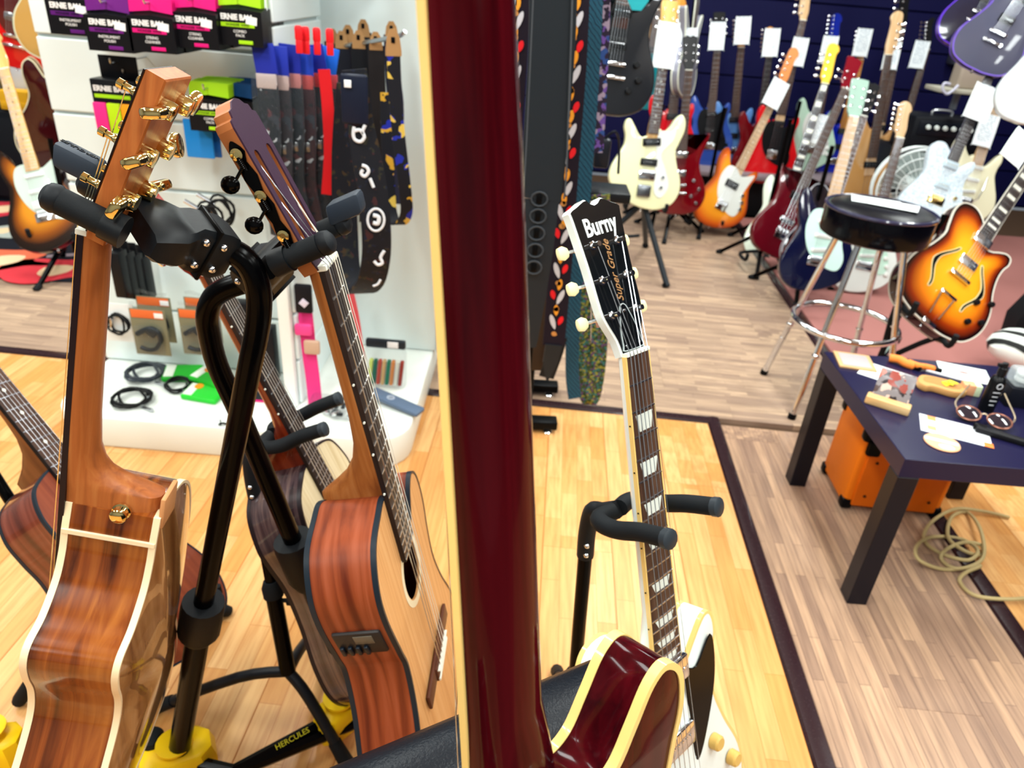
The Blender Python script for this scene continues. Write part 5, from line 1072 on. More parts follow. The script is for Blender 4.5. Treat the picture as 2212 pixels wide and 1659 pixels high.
for k in range(5): q.box((-.01, .03 - .013 * k, .0012), (.08 - .01 * (k % 3), .002, .0003))
q.build('printed_lines', M('#b8cdd4', .5), t)
t = flat('paper_sheet', 'white paper with a red mark near the back of the table', 'paper', (2082, 806), .13, .1, .001, '#eef6f6', -.3)
q = MB(); q.solid(spline([(-.016, 0), (-.004, .006), (.012, .003), (.016, -.003), (.002, -.006), (-.012, -.005)], 3), .0012, .0016, .0001, 1); q.build('red_mark', M('#f05a50', .5), t)
for k, (u, v, rz) in enumerate(((1945, 790, -.7), (1988, 798, -.5))):
    p = ht(u, v, TH); t = thing('string_cutter', ['orange handled string winder on the side table', 'orange curved cutter handle beside the winder'][k], 'tool', Matrix.Translation((p.x, p.y, TH)) @ Matrix.Rotation(rz, 4, 'Z'))
    q = MB(); q.tube(spline([(-.034, 0, .012), (-.01, .006 * (1 - 3 * k), .014), (.012, 0, .012), (.034, .006, .01)], 4, False), [.012 - .003 * k] * 12 + [.006], 10); q.build('handle', M('#f0883a', .4), t)
    q = MB(); q.rbox((.038, .008, .008), (.03, .014, .014), .004); q.build('head', BLACK, t)
p = ht(1915, 880, TH); t = thing('card_holder', 'wooden block holding a clear photo card on the table edge', 'card holder', Matrix.Translation((p.x, p.y, TH)) @ Matrix.Rotation(-.55, 4, 'Z'))
q = MB(); q.rbox((0, 0, .011), (.105, .034, .022), .004); q.build('wood_block', wood('beech', '#c9a06a', '#d8b27c', '#e2c190', sx=8, sy=60), t)
q = MB(); R_ = Matrix.Rotation(-.5, 3, 'X'); q.rbox((0, .026, .05), (.085, .003, .075), .001, R_); q.build('clear_card', spots('photo_card', '#8a8488', ['#5a4a48', '#c86a5a', '#d8c0b4', '#3a3438', '#a05048'], 40, .46, .2), t)
p = ht(2030, 842, TH); t = thing('wood_tray', 'small tan wooden tray holding a yellow pick', 'tray', Matrix.Translation((p.x, p.y, TH)) @ Matrix.Rotation(-.4, 4, 'Z'))
q = MB(); q.solid(spline([(-.06, -.02), (-.05, .03), (0, .04), (.05, .03), (.06, -.01), (.03, -.035), (-.02, -.03), (-.04, -.04)], 4), 0, .02, .006, 2); q.build('tray_body', M('#c8955a', .5), t)
q = MB(); q.solid(spline([(-.045, -.012), (-.04, .02), (0, .03), (.04, .022), (.045, -.005), (.02, -.02), (-.02, -.015)], 4), .019, .021, .0005, 1); q.build('recess', M('#b58048', .5), t)
for k in range(3): 
    q = MB(); q.solid(spline([(0, -.012), (.011, .008), (0, .013), (-.011, .008)], 4), 0, .003, .001, 1); q.xf(Matrix.Translation((.008 + .008 * k, -.006 + .004 * k, .021 + .003 * k)) @ Matrix.Rotation(.8 * k, 4, 'Z')); o = q.build('guitar_pick', M('#f2dc3a', .25)); o.matrix_world = t.matrix_world.copy(); tag(o, ['yellow guitar pick lowest in the wooden tray', 'yellow guitar pick in the middle of the tray pile', 'yellow guitar pick on top of the tray pile'][k], 'pick', 'yellow picks in the tray')
flat('pencil', 'thin white pencil lying behind the wooden tray', 'pencil', (2045, 815), .11, .007, .007, '#e4e6ee', -.5, r=.003)
t = flat('small_box', 'small salmon and pale green box by the black bottle', 'box', (2092, 850), .045, .03, .03, '#e8a87c', -.2, r=.002); q = MB(); q.rbox((.014, 0, .0155), (.016, .031, .031), .002); q.build('green_end', M('#dff0c8', .5), t)
p = ht(2128, 885, TH); t = thing('spray_bottle', 'black bottle with white lettering standing on the table', 'bottle', (p.x, p.y, TH))
q = MB(); q.lathe([(.001, 0), (.018, .001), (.019, .004), (.019, .085), (.015, .096), (.009, .1), (.009, .104)]); q.build('bottle_body', M('#0b0d10', .3), t)
q = MB(); q.lathe([(.011, .104), (.011, .122), (.008, .124), (.007, .136), (.001, .137)], seg=14); q.rbox((-.008, 0, .13), (.02, .008, .009), .002); q.build('pump_cap', M('#101216', .35), t)
for k, wd in enumerate((.018, .014, .017, .012)): q = MB(); q.rbox((-.004, -.0188, .06 - .012 * k), (wd, .0012, .0025), .0003); q.build('print_line', M('#c8ccd2', .5), t)
q = MB(); q.lathe([(.008, 0), (.008, .001), (.0055, .001), (.0055, 0)], (-.003, -.0185, .078), (0, -1, 0), 14); q.build('round_logo', M('#c8ccd2', .5), t)
t = flat('gift_box', 'black box with silver print behind the bottle', 'box', (2190, 870), .075, .06, .055, '#10121c', -.1, r=.003)
q = MB(); q.rbox((0, 0, .078), (.07, .055, .045), .01, seg=3); o = q.build('clear_tub', glass('tub_plastic', '#e8f4f8', .35, .05)); o.matrix_world = t.matrix_world.copy(); tag(o, 'clear plastic tub with white lids on the black box', 'tub')
for k in range(2): q = MB(); q.lathe([(.02, 0), (.022, .004), (.02, .012), (.001, .013)], (0, .005, .064 + .014 * k), seg=16); o = q.build('white_lid', M('#f2f8f8', .4)); o.matrix_world = t.matrix_world.copy(); tag(o, ['white round lid at the bottom of the clear tub', 'white round lid on top in the clear tub'][k], 'lid', 'lids in the clear tub')
t = flat('flyer', 'white flyer with orange corners lying by the coaster', 'flyer', (2062, 930), .155, .09, .001, '#eef2fa', -.38)
for x, y, cc in ((-.05, .032, '#f59a5a'), (-.052, -.02, '#f0a878'), (.07, -.036, '#f0803a')): q = MB(); q.rbox((x, y, .0014), (.02, .022, .0006), .0002); q.build('orange_print', M(cc, .5), t)
q = MB(); q.tube(spline([(-.03, -.03, .0016), (-.015, -.022, .0016), (-.008, -.034, .0016), (.004, -.024, .0016), (.012, -.034, .0016), (.024, -.026, .0016), (.03, -.036, .0016), (.046, -.03, .0016)], 4, False), .0012, 5); q.build('signature', M('#2a2f5a', .5), t)
q = MB()
for k in range(5): q.box((0, .03 - .011 * k, .0012), (.06, .0015, .0003))
q.build('printed_lines', M('#a8b4d8', .5), t)
p = ht(2034, 958, TH); t = thing('coaster', 'round orange and cream coaster at the front of the table', 'coaster', (p.x, p.y, TH + .0005))
q = MB(); q.lathe([(.0385, 0), (.04, .002), (.0385, .004), (.001, .004)], seg=32); q.build('disc', M('#f2b48a', .5), t)
q = MB(); q.rbox((0, .004, .0043), (.074, .012, .0008), .0003, Matrix.Rotation(-.35, 3, 'Z')); q.build('cream_band', M('#f6f0d8', .5), t)
q = MB(); q.solid(spline([(-.014, -.012), (.012, -.016), (.014, -.032), (-.012, -.03)], 3), .004, .0046, .0002, 1); q.build('cream_patch', M('#eef4e0', .5), t)
p = ht(2120, 912, TH); t = thing('sunglasses', 'dark round sunglasses lying on the flyer', 'sunglasses', Matrix.Translation((p.x, p.y, TH + .006)) @ Matrix.Rotation(-.45, 4, 'Z') @ Matrix.Rotation(.35, 4, 'X'))
for s_ in (-1, 1):
    q = MB(); q.tube([(s_ * .034 + .027 * math.cos(a), .024 * math.sin(a), .012) for a in [k * math.pi / 10 for k in range(20)]], .0022, 7, closed=True); fr = q.build('rim', M('#8a5a4a', .3, .5), t)
    q = MB(); q.lathe([(.026, 0), (.018, .003), (.001, .004)], (s_ * .034, 0, .012), seg=24); q.build('lens', M('#221c26', .05, coat=1.), fr)
    q = MB(); q.tube(spline([(s_ * .062, .006, .012), (s_ * .066, .03, .01), (s_ * .05, .08, .006), (s_ * .04, .11, .004)], 4, False), .0022, 6); q.build('temple', M('#c8b49a', .25, .7), t)
q = MB(); q.tube(spline([(-.008, .006, .012), (0, .01, .014), (.008, .006, .012)], 4, False), .002, 6); q.build('bridge', M('#c8b49a', .25, .7), t)
t = flat('folding_knife', 'black folded tool lying at the right table edge', 'tool', (2165, 948), .12, .022, .014, '#121216', -.5, r=.004); q = MB(); q.rbox((-.05, .012, .007), (.03, .02, .014), .004); q.build('clip', BLACK, t)

# ------------------------------------------------------------------ orange practice amplifier under the table
A0 = ht(1816, 1098, 0); am = thing('amplifier', 'small orange practice amplifier under the side table', 'amplifier', Matrix.Translation((A0.x, A0.y, 0)) @ Matrix.Rotation(-.03, 4, 'Z')); ORG = M('#ee7a12', .45, name='orange_vinyl', bump=.35, bscale=450)
q = MB(); q.rbox((.145, .1, .142), (.29, .2, .26), .012, seg=3); q.build('cabinet', ORG, am)
q = MB(); q.rbox((.145, -.004, .13), (.25, .012, .22), .006); q.build('back_panel', M('#d86408', .5, bump=.3, bscale=450), am)
for x in (.0, .29):
    for y in (0, .2):
        for z in (.014, .27): q = MB(); q.rbox((x + (.012 if x == 0 else -.012), y + (.012 if y == 0 else -.012), z + (.006 if z < .1 else -.012)), (.034, .034, .034), .008); q.build('corner_guard', BLACK, am)
for x, z in ((.05, .18), (.05, .06), (.24, .18), (.24, .06), (.145, .05)): q = MB(); q.lathe([(.005, 0), (.004, .003), (.001, .004)], (x, -.01, z), (0, -1, 0), 10); q.build('screw', M('#4a2a18', .4, .6), am)
q = MB(); q.tube(spline([(.05, .1, .27), (.07, .1, .3), (.145, .1, .305), (.22, .1, .3), (.24, .1, .27)], 4, False), .009, 8); q.build('handle', BLACK, am)
q = MB(); q.rbox((.03, .0, .225), (.04, .03, .05), .008); q.build('handle_cap', BLACK, am)
# ------------------------------------------------------------------ coiled tan cable on the floor
pts = [(2180, 1117), (2120, 1104), (2062, 1100), (2012, 1128), (1996, 1165), (2030, 1194), (2090, 1210), (2112, 1188), (2075, 1164), (2012, 1160), (1980, 1180), (1986, 1210), (2040, 1230), (2100, 1222), (2126, 1196), (2116, 1140), (2088, 1106), (2055, 1118), (2048, 1160), (2080, 1188), (2118, 1200), (2120, 1178), (2080, 1172), (2040, 1190), (2035, 1210), (2065, 1228), (2118, 1222), (2084, 1238), (2074, 1258), (2112, 1288), (2212, 1293), (2330, 1270)]
q = MB(); q.tube(spline([ht(u, v, .007 + .006 * (i % 4)) for i, (u, v) in enumerate(pts)], 6, False), .0052, 8); cab = q.build('instrument_cable', M('#b5a070', .5)); tag(cab, 'coiled tan cloth covered cable on the floor by the table', 'cable')

# ------------------------------------------------------------------ chrome bar stool
SC = ht(1905, 447, .75); sx_, sy_ = SC.x, SC.y
stl = thing('bar_stool', 'chrome bar stool with thick black round seat', 'stool', (sx_, sy_, 0))
q = MB(); q.lathe([(.001, .645), (.165, .645), (.176, .652), (.178, .66), (.178, .735), (.174, .745)], seg=40); q.build('seat_band', M('#05050a', .2, coat=.12, spec=.1), stl)
q = MB(); q.tube([(.176 * math.cos(a), .176 * math.sin(a), .742) for a in [k * math.pi / 20 for k in range(40)]], .007, 8, closed=True); q.build('seat_welt', M('#2a2a44', .2, coat=.6), stl)
q = MB(); q.lathe([(.17, .742), (.15, .752), (.1, .757), (.001, .758)], seg=40); q.build('seat_cushion', M('#0a0a10', .3), stl)
rz_ = yp(1826, 697, sy_).z
for k in range(4):
    a = math.radians(45 + 90 * k + 2); c_, s_ = math.cos(a), math.sin(a); L0 = Vector((.11 * c_, .11 * s_, .65)); L1 = Vector((.245 * c_, .245 * s_, .0)); q = MB(); mid = L0 + (L1 - L0) * .72; q.tube([L0, mid], .011, 10); lg = q.build('leg', CHROME, stl)
    q = MB(); q.tube([mid, L1 + (L0 - L1) * .02], .0125, 10); q.build('leg_sleeve', CHROME, lg); q = MB(); q.tube([L1 + (L0 - L1) * .03, L1 + (L0 - L1) * .0], .015, 10); q.build('rubber_foot', BLACK, lg)
    q = MB(); q.sphere(L0 + (L1 - L0) * .63 , .014, 10); q.build('joint', CHROME, lg)
q = MB(); rr_ = .11 + (.245 - .11) * (.65 - rz_) / .65 + .004; q.tube([(rr_ * math.cos(a), rr_ * math.sin(a), rz_) for a in [k * math.pi / 24 for k in range(48)]], .0115, 10, closed=True); q.build('foot_ring', CHROME, stl)
for k, (dx, dy, rz) in enumerate(((-.01, .03, -.35), (.03, -.01, -.5))):
    q = MB(); q.rbox((0, 0, 0), (.16, .1, .002), .0006); o = q.build('paper_sheet', M('#eef6f8', .5)); o.location = (sx_ + dx, sy_ + dy, .76 + .0025 * k); o.rotation_euler = (0, 0, rz); tag(o, ['white paper lying underneath on the stool seat', 'white paper lying on top on the stool seat'][k], 'paper')

# ------------------------------------------------------------------ back row guitars
G_ST = [(-.02, -.42), (-.07, -.43), (-.088, -.5), (-.07, -.58), (-.03, -.64), (.04, -.68), (.1, -.685), (.118, -.63), (.092, -.55), (.1, -.47), (.108, -.41), (.07, -.432), (.03, -.45)]
WP = M('#e8ece8', .35); BKP = M('#0d0e12', .3)
SSS = [(-.475, .078, .018, WP, 0), (-.54, .078, .018, WP, 0), (-.605, .078, .018, WP, .17)]; HH = [(-.455, .072, .036, CHROME, 0), (-.56, .072, .036, CHROME, 0)]; HHB = [(-.455, .072, .036, BKP, 0), (-.56, .072, .036, BKP, 0)]
K3 = [(.095, -.6, .011, WP), (.11, -.64, .011, WP), (.118, -.68, .011, WP)]; K4 = [(.085, -.6, .011, BKP), (.122, -.65, .011, BKP), (.078, -.69, .011, BKP), (.112, -.73, .011, BKP)]
MAPLE = wood('maple', '#d09a4e', '#e0b068', '#ecc484', rough=.2, coat=.6, sx=50, sy=4); MAPLEP = wood('maple_pale', '#c8a070', '#d8b48a', '#e4c4a0', rough=.25, coat=.4, sx=50, sy=4); AMBER = wood('amber_maple', '#b06a1c', '#d08a2e', '#e0a048', rough=.2, coat=.7, sx=50, sy=4)
DOTS = [(n, 'dot') for n in (3, 5, 7, 9, 12, 15, 17)]; BLK = [(n, 'block') for n in (1, 3, 5, 7, 9, 12, 15, 17)]
def gl(h, rough=.12): return M(h, rough, coat=.8)
def bg(label, bpx, upx, Y, dY=.1, scale=.648, yaw=0., tagp=None, tagl=None, tw=.1, thh=.165, **kw):
    B = yp(*bpx, Y); A = yp(*upx, Y + dY); U = (A - B).normalized(); N = B + U * scale
    o = electric(label, pose(N, U, (math.sin(yaw), -math.cos(yaw), 0)), scale=scale, **kw)
    if tagp:
        t_ = (A - B).length; p = yp(*tagp, Y + dY * .9 - .05); price_tag(face_cam(p, U, yaw), tagl or 'price card on the ' + label, tw, thh)
    return o
BASS = shift(O_ST, -.165, 1.06)
G_BS = shift(G_ST, -.165, 1.06)
# rear row
R5 = 5.25
bg('metallic blue guitar nearest the cream one in the rear row', (1530, 312), (1556, 40), R5, tagp=(1549, 78), body=O_ST, bmat=gl('#28489a'), hmat=BKP, head='slab', nmat=MAPLEP, fbmat=ROSEB, guard=(BKP, G_ST), pick=HHB, bridge='trem', knobs=K4[:2])
bg('pale metallic blue guitar second in the rear row', (1580, 322), (1608, 30), R5 + .09, tagp=(1604, 66), body=O_ST, bmat=gl('#5f8fd0'), hmat=AMBER, head='fender', nmat=AMBER, fbmat=ROSEB, pick=HHB, bridge='trem', knobs=K4[:2])
bg('dark crimson guitar with black fingerboard in the rear row', (1632, 345), (1672, 40), R5, tagp=(1666, 92), body=O_ST, bmat=gl('#6a0c14'), hmat=AMBER, nmat=AMBER, fbmat=EBONY, pick=HHB, bridge='trem')
bg('bright red bass with pale headstock in the rear row', (1668, 330), (1738, 30), R5 - .1, tagp=(1725, 112), body=BASS, bmat=gl('#d8121c'), head='bass', hmat=MAPLEP, nmat=MAPLEP, fbmat=ROSEB, scale=.81, guard=(BKP, G_BS), pick=[(-.62, .08, .03, BKP, 0)], bridge='fix', bass=True)
bg('pale green guitar with blue headstock in the rear row', (1752, 320), (1815, 30), R5, tagp=(1790, 108), body=O_ST, bmat=gl('#bfe0cc'), hmat=gl('#12238a'), nmat=MAPLEP, fbmat=ROSEB, guard=(WP, G_ST), pick=SSS, bridge='trem', knobs=K3)
bg('royal blue guitar with amber headstock in the rear row', (1806, 345), (1882, 30), R5 + .1, tagp=(1863, 92), body=O_ST, bmat=gl('#1024b0'), hmat=AMBER, nmat=AMBER, fbmat=AMBER, pick=HHB, bridge='trem')
bg('natural wood bass with black headstock in the rear row', (1885, 345), (1952, 45), R5, tagp=(1926, 120), body=BASS, bmat=wood('natural_ash', '#b07c48', '#c8965e', '#d8ac7a', rough=.3, coat=.4, sx=40, sy=3), head='bass', hmat=BKP, nmat=MAPLEP, fbmat=ROSEB, scale=.81, pick=[(-.6, .08, .036, BKP, 0), (-.69, .08, .036, BKP, 0)], bridge='fix', bass=True)
dng = bg('black guitar with long dark neck ending the rear row', (1918, 390), (2018, 50), R5 + .14, tagp=(1986, 118), body=BASS, bmat=gl('#0c0d12'), head='point', hmat=BKP, nmat=wood('dark_neck', '#3a241c', '#4a3026', '#5a3c30'), fbmat=ROSEB, scale=.86, pick=HHB, bridge='fix', bass=False)
bg('teal guitar half hidden behind the cream one', (1395, 180), (1432, -60), R5 - .3, body=O_TE, bmat=gl('#1b8c98'), nmat=MAPLEP, fbmat=ROSEB, pick=HHB, bridge='fix', yaw=.5)
scg = bg('scarlet guitar standing right behind the cream one', (1446, 325), (1470, 55), 4.6, tagp=(1484, 95), tw=.11, body=O_ST, bmat=gl('#c8101c'), nmat=AMBER, fbmat=ROSEB, pick=HHB, bridge='fix')
sgc = bg('dark cherry guitar with chrome knobs beside the cream one', (1466, 400), (1488, 150), 4.4, body=O_SG, bmat=gl('#6a0610'), head='gibson', hmat=BKP, nmat=gl('#5a0810'), fbmat=ROSEB, scale=.628, pick=HH, bridge='tom', knobs=[(x, y, r_, CHROME) for x, y, r_, m_ in K4])
bg('silver grey guitar hung sideways with white binding', (1488, 150), (1512, -60), 4.7, yaw=1.05, body=O_SG, bmat=M('#8a8a98', .3, .3), bind=M('#e8ecdc', .3), nmat=BKP, fbmat=ROSEB, head='point', hmat=BKP, pick=HHB, bridge='trem')
# front row
cr = bg('cream white offset guitar with maple headstock on a tripod stand', (1398, 374), (1432, 140), 3.75, dY=.12, scale=.628, tagp=(1439, 98), tw=.105, thh=.2, yaw=.12, body=[(-x * 1.13, y) for x, y in reversed(O_ST)], bmat=gl('#f2f2c4'), head='slab', hmat=MAPLE, nmat=MAPLE, fbmat=ROSEB, guard=(WP, [(.03, -.43), (.09, -.42), (.115, -.4), (.11, -.46), (.06, -.53), (.09, -.6), (.12, -.68), (.09, -.74), (.05, -.72), (.04, -.64), (.03, -.54)]), pick=[(-.478, .09, .036, BKP, .12), (-.575, .085, .034, BKP, 0)], bridge='fix', knobs=[(.082, -.64, .009, CHROME), (.08, -.69, .009, CHROME)], inl=DOTS)
q = MB(); q.rbox((-.005, -.715, .006), (.07, .06, .012), .012, seg=3); q.build('vibrato_plate', M('#8a8e94', .25, 1.), cr)
sbass = bg('orange sunburst bass with maple neck and white pickguard', (1560, 440), (1672, 215), 4.6, dY=.25, scale=.8, tagp=(1676, 202), tw=.11, body=shift(O_ST, -.14, 1.02), bmat=gl('#d8701c'), burst_=burst('amber_burst', [(0, '#ffb838'), (.7, '#f79a24'), (.9, '#d8601a'), (1., '#9a3412')]), head='bass', hmat=M('#e08a50', .3, coat=.5), nmat=MAPLEP, fbmat=MAPLEP, guard=(WP, shift(G_ST, -.14, 1.02)), pick=[(-.67, .085, .045, BKP, 0)], bridge='fix', bass=True, knobs=[(x, y - .1, .012, CHROME) for x, y, r_, m_ in K3], inl=DOTS)
wb = bg('white bass with yellow headstock and block inlays', (1678, 500), (1792, 150), 4.3, dY=.3, scale=.86, yaw=-.25, tagp=(1772, 280), tw=.1, body=shift(O_ST, -.2, 1.05), bmat=gl('#e6f4e2'), head='bass', hmat=M('#f2c444', .25, coat=.6), nmat=MAPLE, fbmat=EBONY, pick=[(-.6, .08, .03, BKP, 0)], bridge='fix', bass=True, inl=BLK)
sg = bg('wine red bass standing in front of the white bass', (1690, 500), (1838, 165), 3.95, dY=.3, scale=.8, body=shift(O_SG, -.14, 1.), bmat=gl('#5c0a18'), head='gibson', hmat=gl('#7a0c1e'), nmat=gl('#4a0a14'), fbmat=ROSEB, pick=[(-.6, .085, .04, BKP, 0), (-.74, .085, .03, CHROME, 0)], bridge='fix', bass=True, knobs=[(.07, -.85, .012, BKP), (.1, -.88, .012, BKP)])
blk = bg('glossy black guitar with silver binding behind the stool', (1772, 520), (1850, 290), 3.55, dY=.22, scale=.628, yaw=-.2, body=O_LP, bmat=gl('#0a0a18'), bind=M('#b0b0b8', .3), head='gibson', hmat=BKP, nmat=gl('#10101c'), fbmat=ROSEB, pick=HHB, bridge='tom', knobs=K4, inl=DOTS)
tw_ = bg('sea green twelve string with pale maple board behind the stool', (1765, 560), (1845, 250), 3.35, dY=.2, scale=.648, yaw=-.1, tagp=None, body=O_ST, bmat=gl('#0c1030'), head='slab', hmat=gl('#9ab8ac'), nmat=MAPLEP, fbmat=MAPLEP, guard=(M('#c8ece4', .3), G_ST), pick=SSS, bridge='fix')
bg('natural bass with reversed pale headstock above the stool', (1868, 430), (1908, 190), 4.5, dY=.1, scale=.8, body=BASS, bmat=gl('#b98a50'), head='bass', hmat=MAPLEP, nmat=MAPLEP, fbmat=ROSEB, reverse=True, pick=[(-.6, .08, .036, BKP, 0)], bridge='fix', bass=True)
bg('white guitar with mint pickguard seen between the stool legs', (1868, 570), (1935, 330), 3.72, dY=.2, yaw=-.1, body=O_ST, bmat=gl('#e4ece8'), nmat=MAPLEP, fbmat=ROSEB, guard=(M('#bfe0d0', .35), G_ST), pick=SSS, bridge='trem', knobs=K3)
SPK = spots('silver_sparkle', '#b8cede', ['#e4f0f8', '#9ab4c8', '#f4fafc'], 400, .45, .25)
bg('silver sparkle single cut guitar in front of the fan', (2022, 428), (2122, 200), 3.75, dY=.2, scale=.628, yaw=-.15, tagp=(2120, 222), tw=.12, thh=.17, body=O_LP, bmat=SPK, head='slab', hmat=gl('#d8ecec'), nmat=M('#c0c4dc', .3), fbmat=EBONY, top=SPK, pick=[(-.455, .072, .036, M('#c0d4e0', .3), 0), (-.56, .072, .036, M('#c0d4e0', .3), 0)], bridge='fix', knobs=[(x, y, .009, GOLD) for x, y, r_, m_ in K4], hardware=GOLD)
bg('cream guitar peeking out behind the silver sparkle one', (2085, 430), (2150, 240), 4.1, dY=.15, yaw=-.1, tagp=(2130, 282), tw=.1, body=O_ST, bmat=gl('#e8e4c4'), nmat=MAPLEP, fbmat=MAPLEP, pick=SSS, bridge='trem')
bg('charcoal single cut guitar hanging at the top right', (2155, 72), (2240, -60), 4.0, dY=.05, scale=.628, yaw=-.3, body=O_LP, bmat=M('#4a4c62', .3, coat=.5), bind=M('#7a5ad8', .3), head='gibson', hmat=BKP, nmat=gl('#20222c'), fbmat=EBONY, pick=HHB, bridge='tom')
bg('black double pickup guitar hanging behind the charcoal one', (2118, 28), (2185, -100), 4.25, dY=.05, scale=.628, yaw=-.3, body=O_LP, bmat=gl('#23243a'), bind=M('#6a3ae0', .3), head='gibson', hmat=BKP, nmat=gl('#15161c'), fbmat=EBONY, pick=HHB, bridge='tom')
bg('white single cut guitar hanging at the right edge', (2268, 170), (2335, 5), 3.2, dY=.05, scale=.628, yaw=-.3, body=O_LP, bmat=gl('#e2eef2'), head='gibson', hmat=BKP, nmat=gl('#d0d8dc'), fbmat=ROSEB, pick=HH, bridge='tom')
HBB = burst('tobacco_burst', [(0, '#ffb52a'), (.45, '#f9a41e'), (.68, '#e07a14'), (.84, '#8a2c0a'), (.95, '#1c0606'), (1., '#0a0404')])
hb = bg('sunburst hollow body guitar with f holes at the right', (2068, 600), (2186, 420), 2.52, dY=.22, scale=.628, yaw=-.25, tagp=(2200, 318), tw=.085, thh=.13, body=O_HB, bmat=gl('#2a0c06'), burst_=HBB, bind=M('#d8d4c8', .3), head='gibson', hmat=BKP, nmat=gl('#4a1408'), fbmat=EBONY, th=.06, pick=HH, bridge='tom', tail='trap', fholes=True, knobs=[(.105, -.66, .011, BKP), (.155, -.63, .011, BKP), (.115, -.74, .011, BKP), (.16, -.71, .011, BKP)], inl=BLK)
# hanger label for the sunburst bass pick up, stands under the guitars
def simple_stand(lab, base, h, legs=.2, n=3, a0=.3, ch=.2):
    t = thing('guitar_stand', lab, 'guitar stand', (base.x, base.y, 0)); q = MB(); q.cyl((0, 0, .1), (0, 0, h), .011, 10); q.build('post', TUBEB, t)
    for k in range(n):
        a = a0 + 2 * math.pi * k / n; q = MB(); q.tube([(0, 0, .2), (legs * math.cos(a), legs * math.sin(a), .008)], .011, 8); lg = q.build('leg', TUBEB, t); q = MB(); q.tube([(legs * .93 * math.cos(a), legs * .93 * math.sin(a), .02), (legs * 1.05 * math.cos(a), legs * 1.05 * math.sin(a), .004)], .014, 8); q.build('rubber_foot', RUBBER, lg)
    for s_ in (-1, 1): q = MB(); q.tube(spline([(0, 0, ch + .02), (s_ * .1, 0, ch), (s_ * .1, -.12, ch), (s_ * .1, -.14, ch + .04)], 4, False), .01, 8); q.build('cradle_arm', RUBBER, t)
    return t
F0 = ht(1440, 622, 0); t = thing('guitar_stand', 'black tripod stand under the cream offset guitar', 'guitar stand', (F0.x - .13, F0.y + .28, 0))
top = yp(1388, 450, F0.y + .22) - Vector((F0.x - .13, F0.y + .28, 0))
for p in (F0 - Vector((F0.x - .13, F0.y + .28, 0)), Vector((-.3, .05, 0)), Vector((.1, .38, 0))): q = MB(); q.tube([top + Vector((0, 0, .03)), p + Vector((0, 0, .012))], .015, 8); lg = q.build('leg', M('#22282e', .4), t); q = MB(); q.tube([p + (top - p) * .06, p + Vector((0, 0, .004))], .019, 8); q.build('rubber_foot', BLACK, lg)
q = MB(); q.tube([top * .55, top * .55 + Vector((-.14, .05, -.04))], .009, 6); q.build('brace', M('#22282e', .4), t); q = MB(); q.tube([top, top + Vector((.03, .1, .5))], .012, 8); q.build('post', TUBEB, t)
for s_ in (-1, 1): q = MB(); q.tube(spline([top + Vector((0, .02, .03)), top + Vector((s_ * .09, 0, .02)), top + Vector((s_ * .1, -.1, .02)), top + Vector((s_ * .1, -.12, .06))], 4, False), .01, 8); q.build('cradle_arm', RUBBER, t)
for lab, o, h in (('black stand under the orange sunburst bass', sbass, .75), ('black stand behind the white bass', wb, .85), ('black stand under the wine red bass', sg, .8), ('black stand under the glossy black guitar', blk, .75), ('black stand under the dark cherry guitar', sgc, .7), ('black stand under the scarlet guitar', scg, .7), ('black stand under the guitar ending the rear row', dng, .7)):
    b_ = o.matrix_world @ Vector((0, -.8 if o in (blk, sgc, scg) else -1.0, -.08)); e_ = o.matrix_world @ Vector((0, -.8 if o in (blk, sgc, scg) else -.98, 0)); simple_stand(lab, Vector((b_.x, b_.y + .1, 0)), h, .24, ch=max(.06, e_.z - .012))
b_ = hb.matrix_world @ Vector((0, -.85, -.1)); t = thing('guitar_stand', 'chrome legged stand under the sunburst hollow body', 'guitar stand', (b_.x, b_.y + .1, 0))
l0 = ht(1935, 738, .12) - Vector((b_.x, b_.y + .1, 0)); q = MB(); q.tube([(0, 0, .14), l0], .012, 8); q.build('leg', CHROME, t); q = MB(); q.tube([l0, l0 + l0.normalized() * .03], .016, 8); q.build('rubber_foot', BLACK, t)
for x, y in ((.25, -.05), (.05, .3)): q = MB(); q.tube([(0, 0, .14), (x, y, .01)], .012, 8); q.build('leg', CHROME, t)
q = MB(); q.cyl((0, .02, .1), (.1, .1, .7), .011); q.build('post', TUBEB, t)
for s_ in (-1, 1): q = MB(); e = (hb.matrix_world @ Vector((s_ * .09, -.86, .01))) - Vector((b_.x, b_.y + .1, 0)); q.tube(spline([Vector((0, 0, .14)), e + Vector((0, .08, -.02)), e + Vector((0, -.02, 0)), e + Vector((0, -.04, .05))], 4, False), .01, 8); q.build('cradle_arm', RUBBER, t)

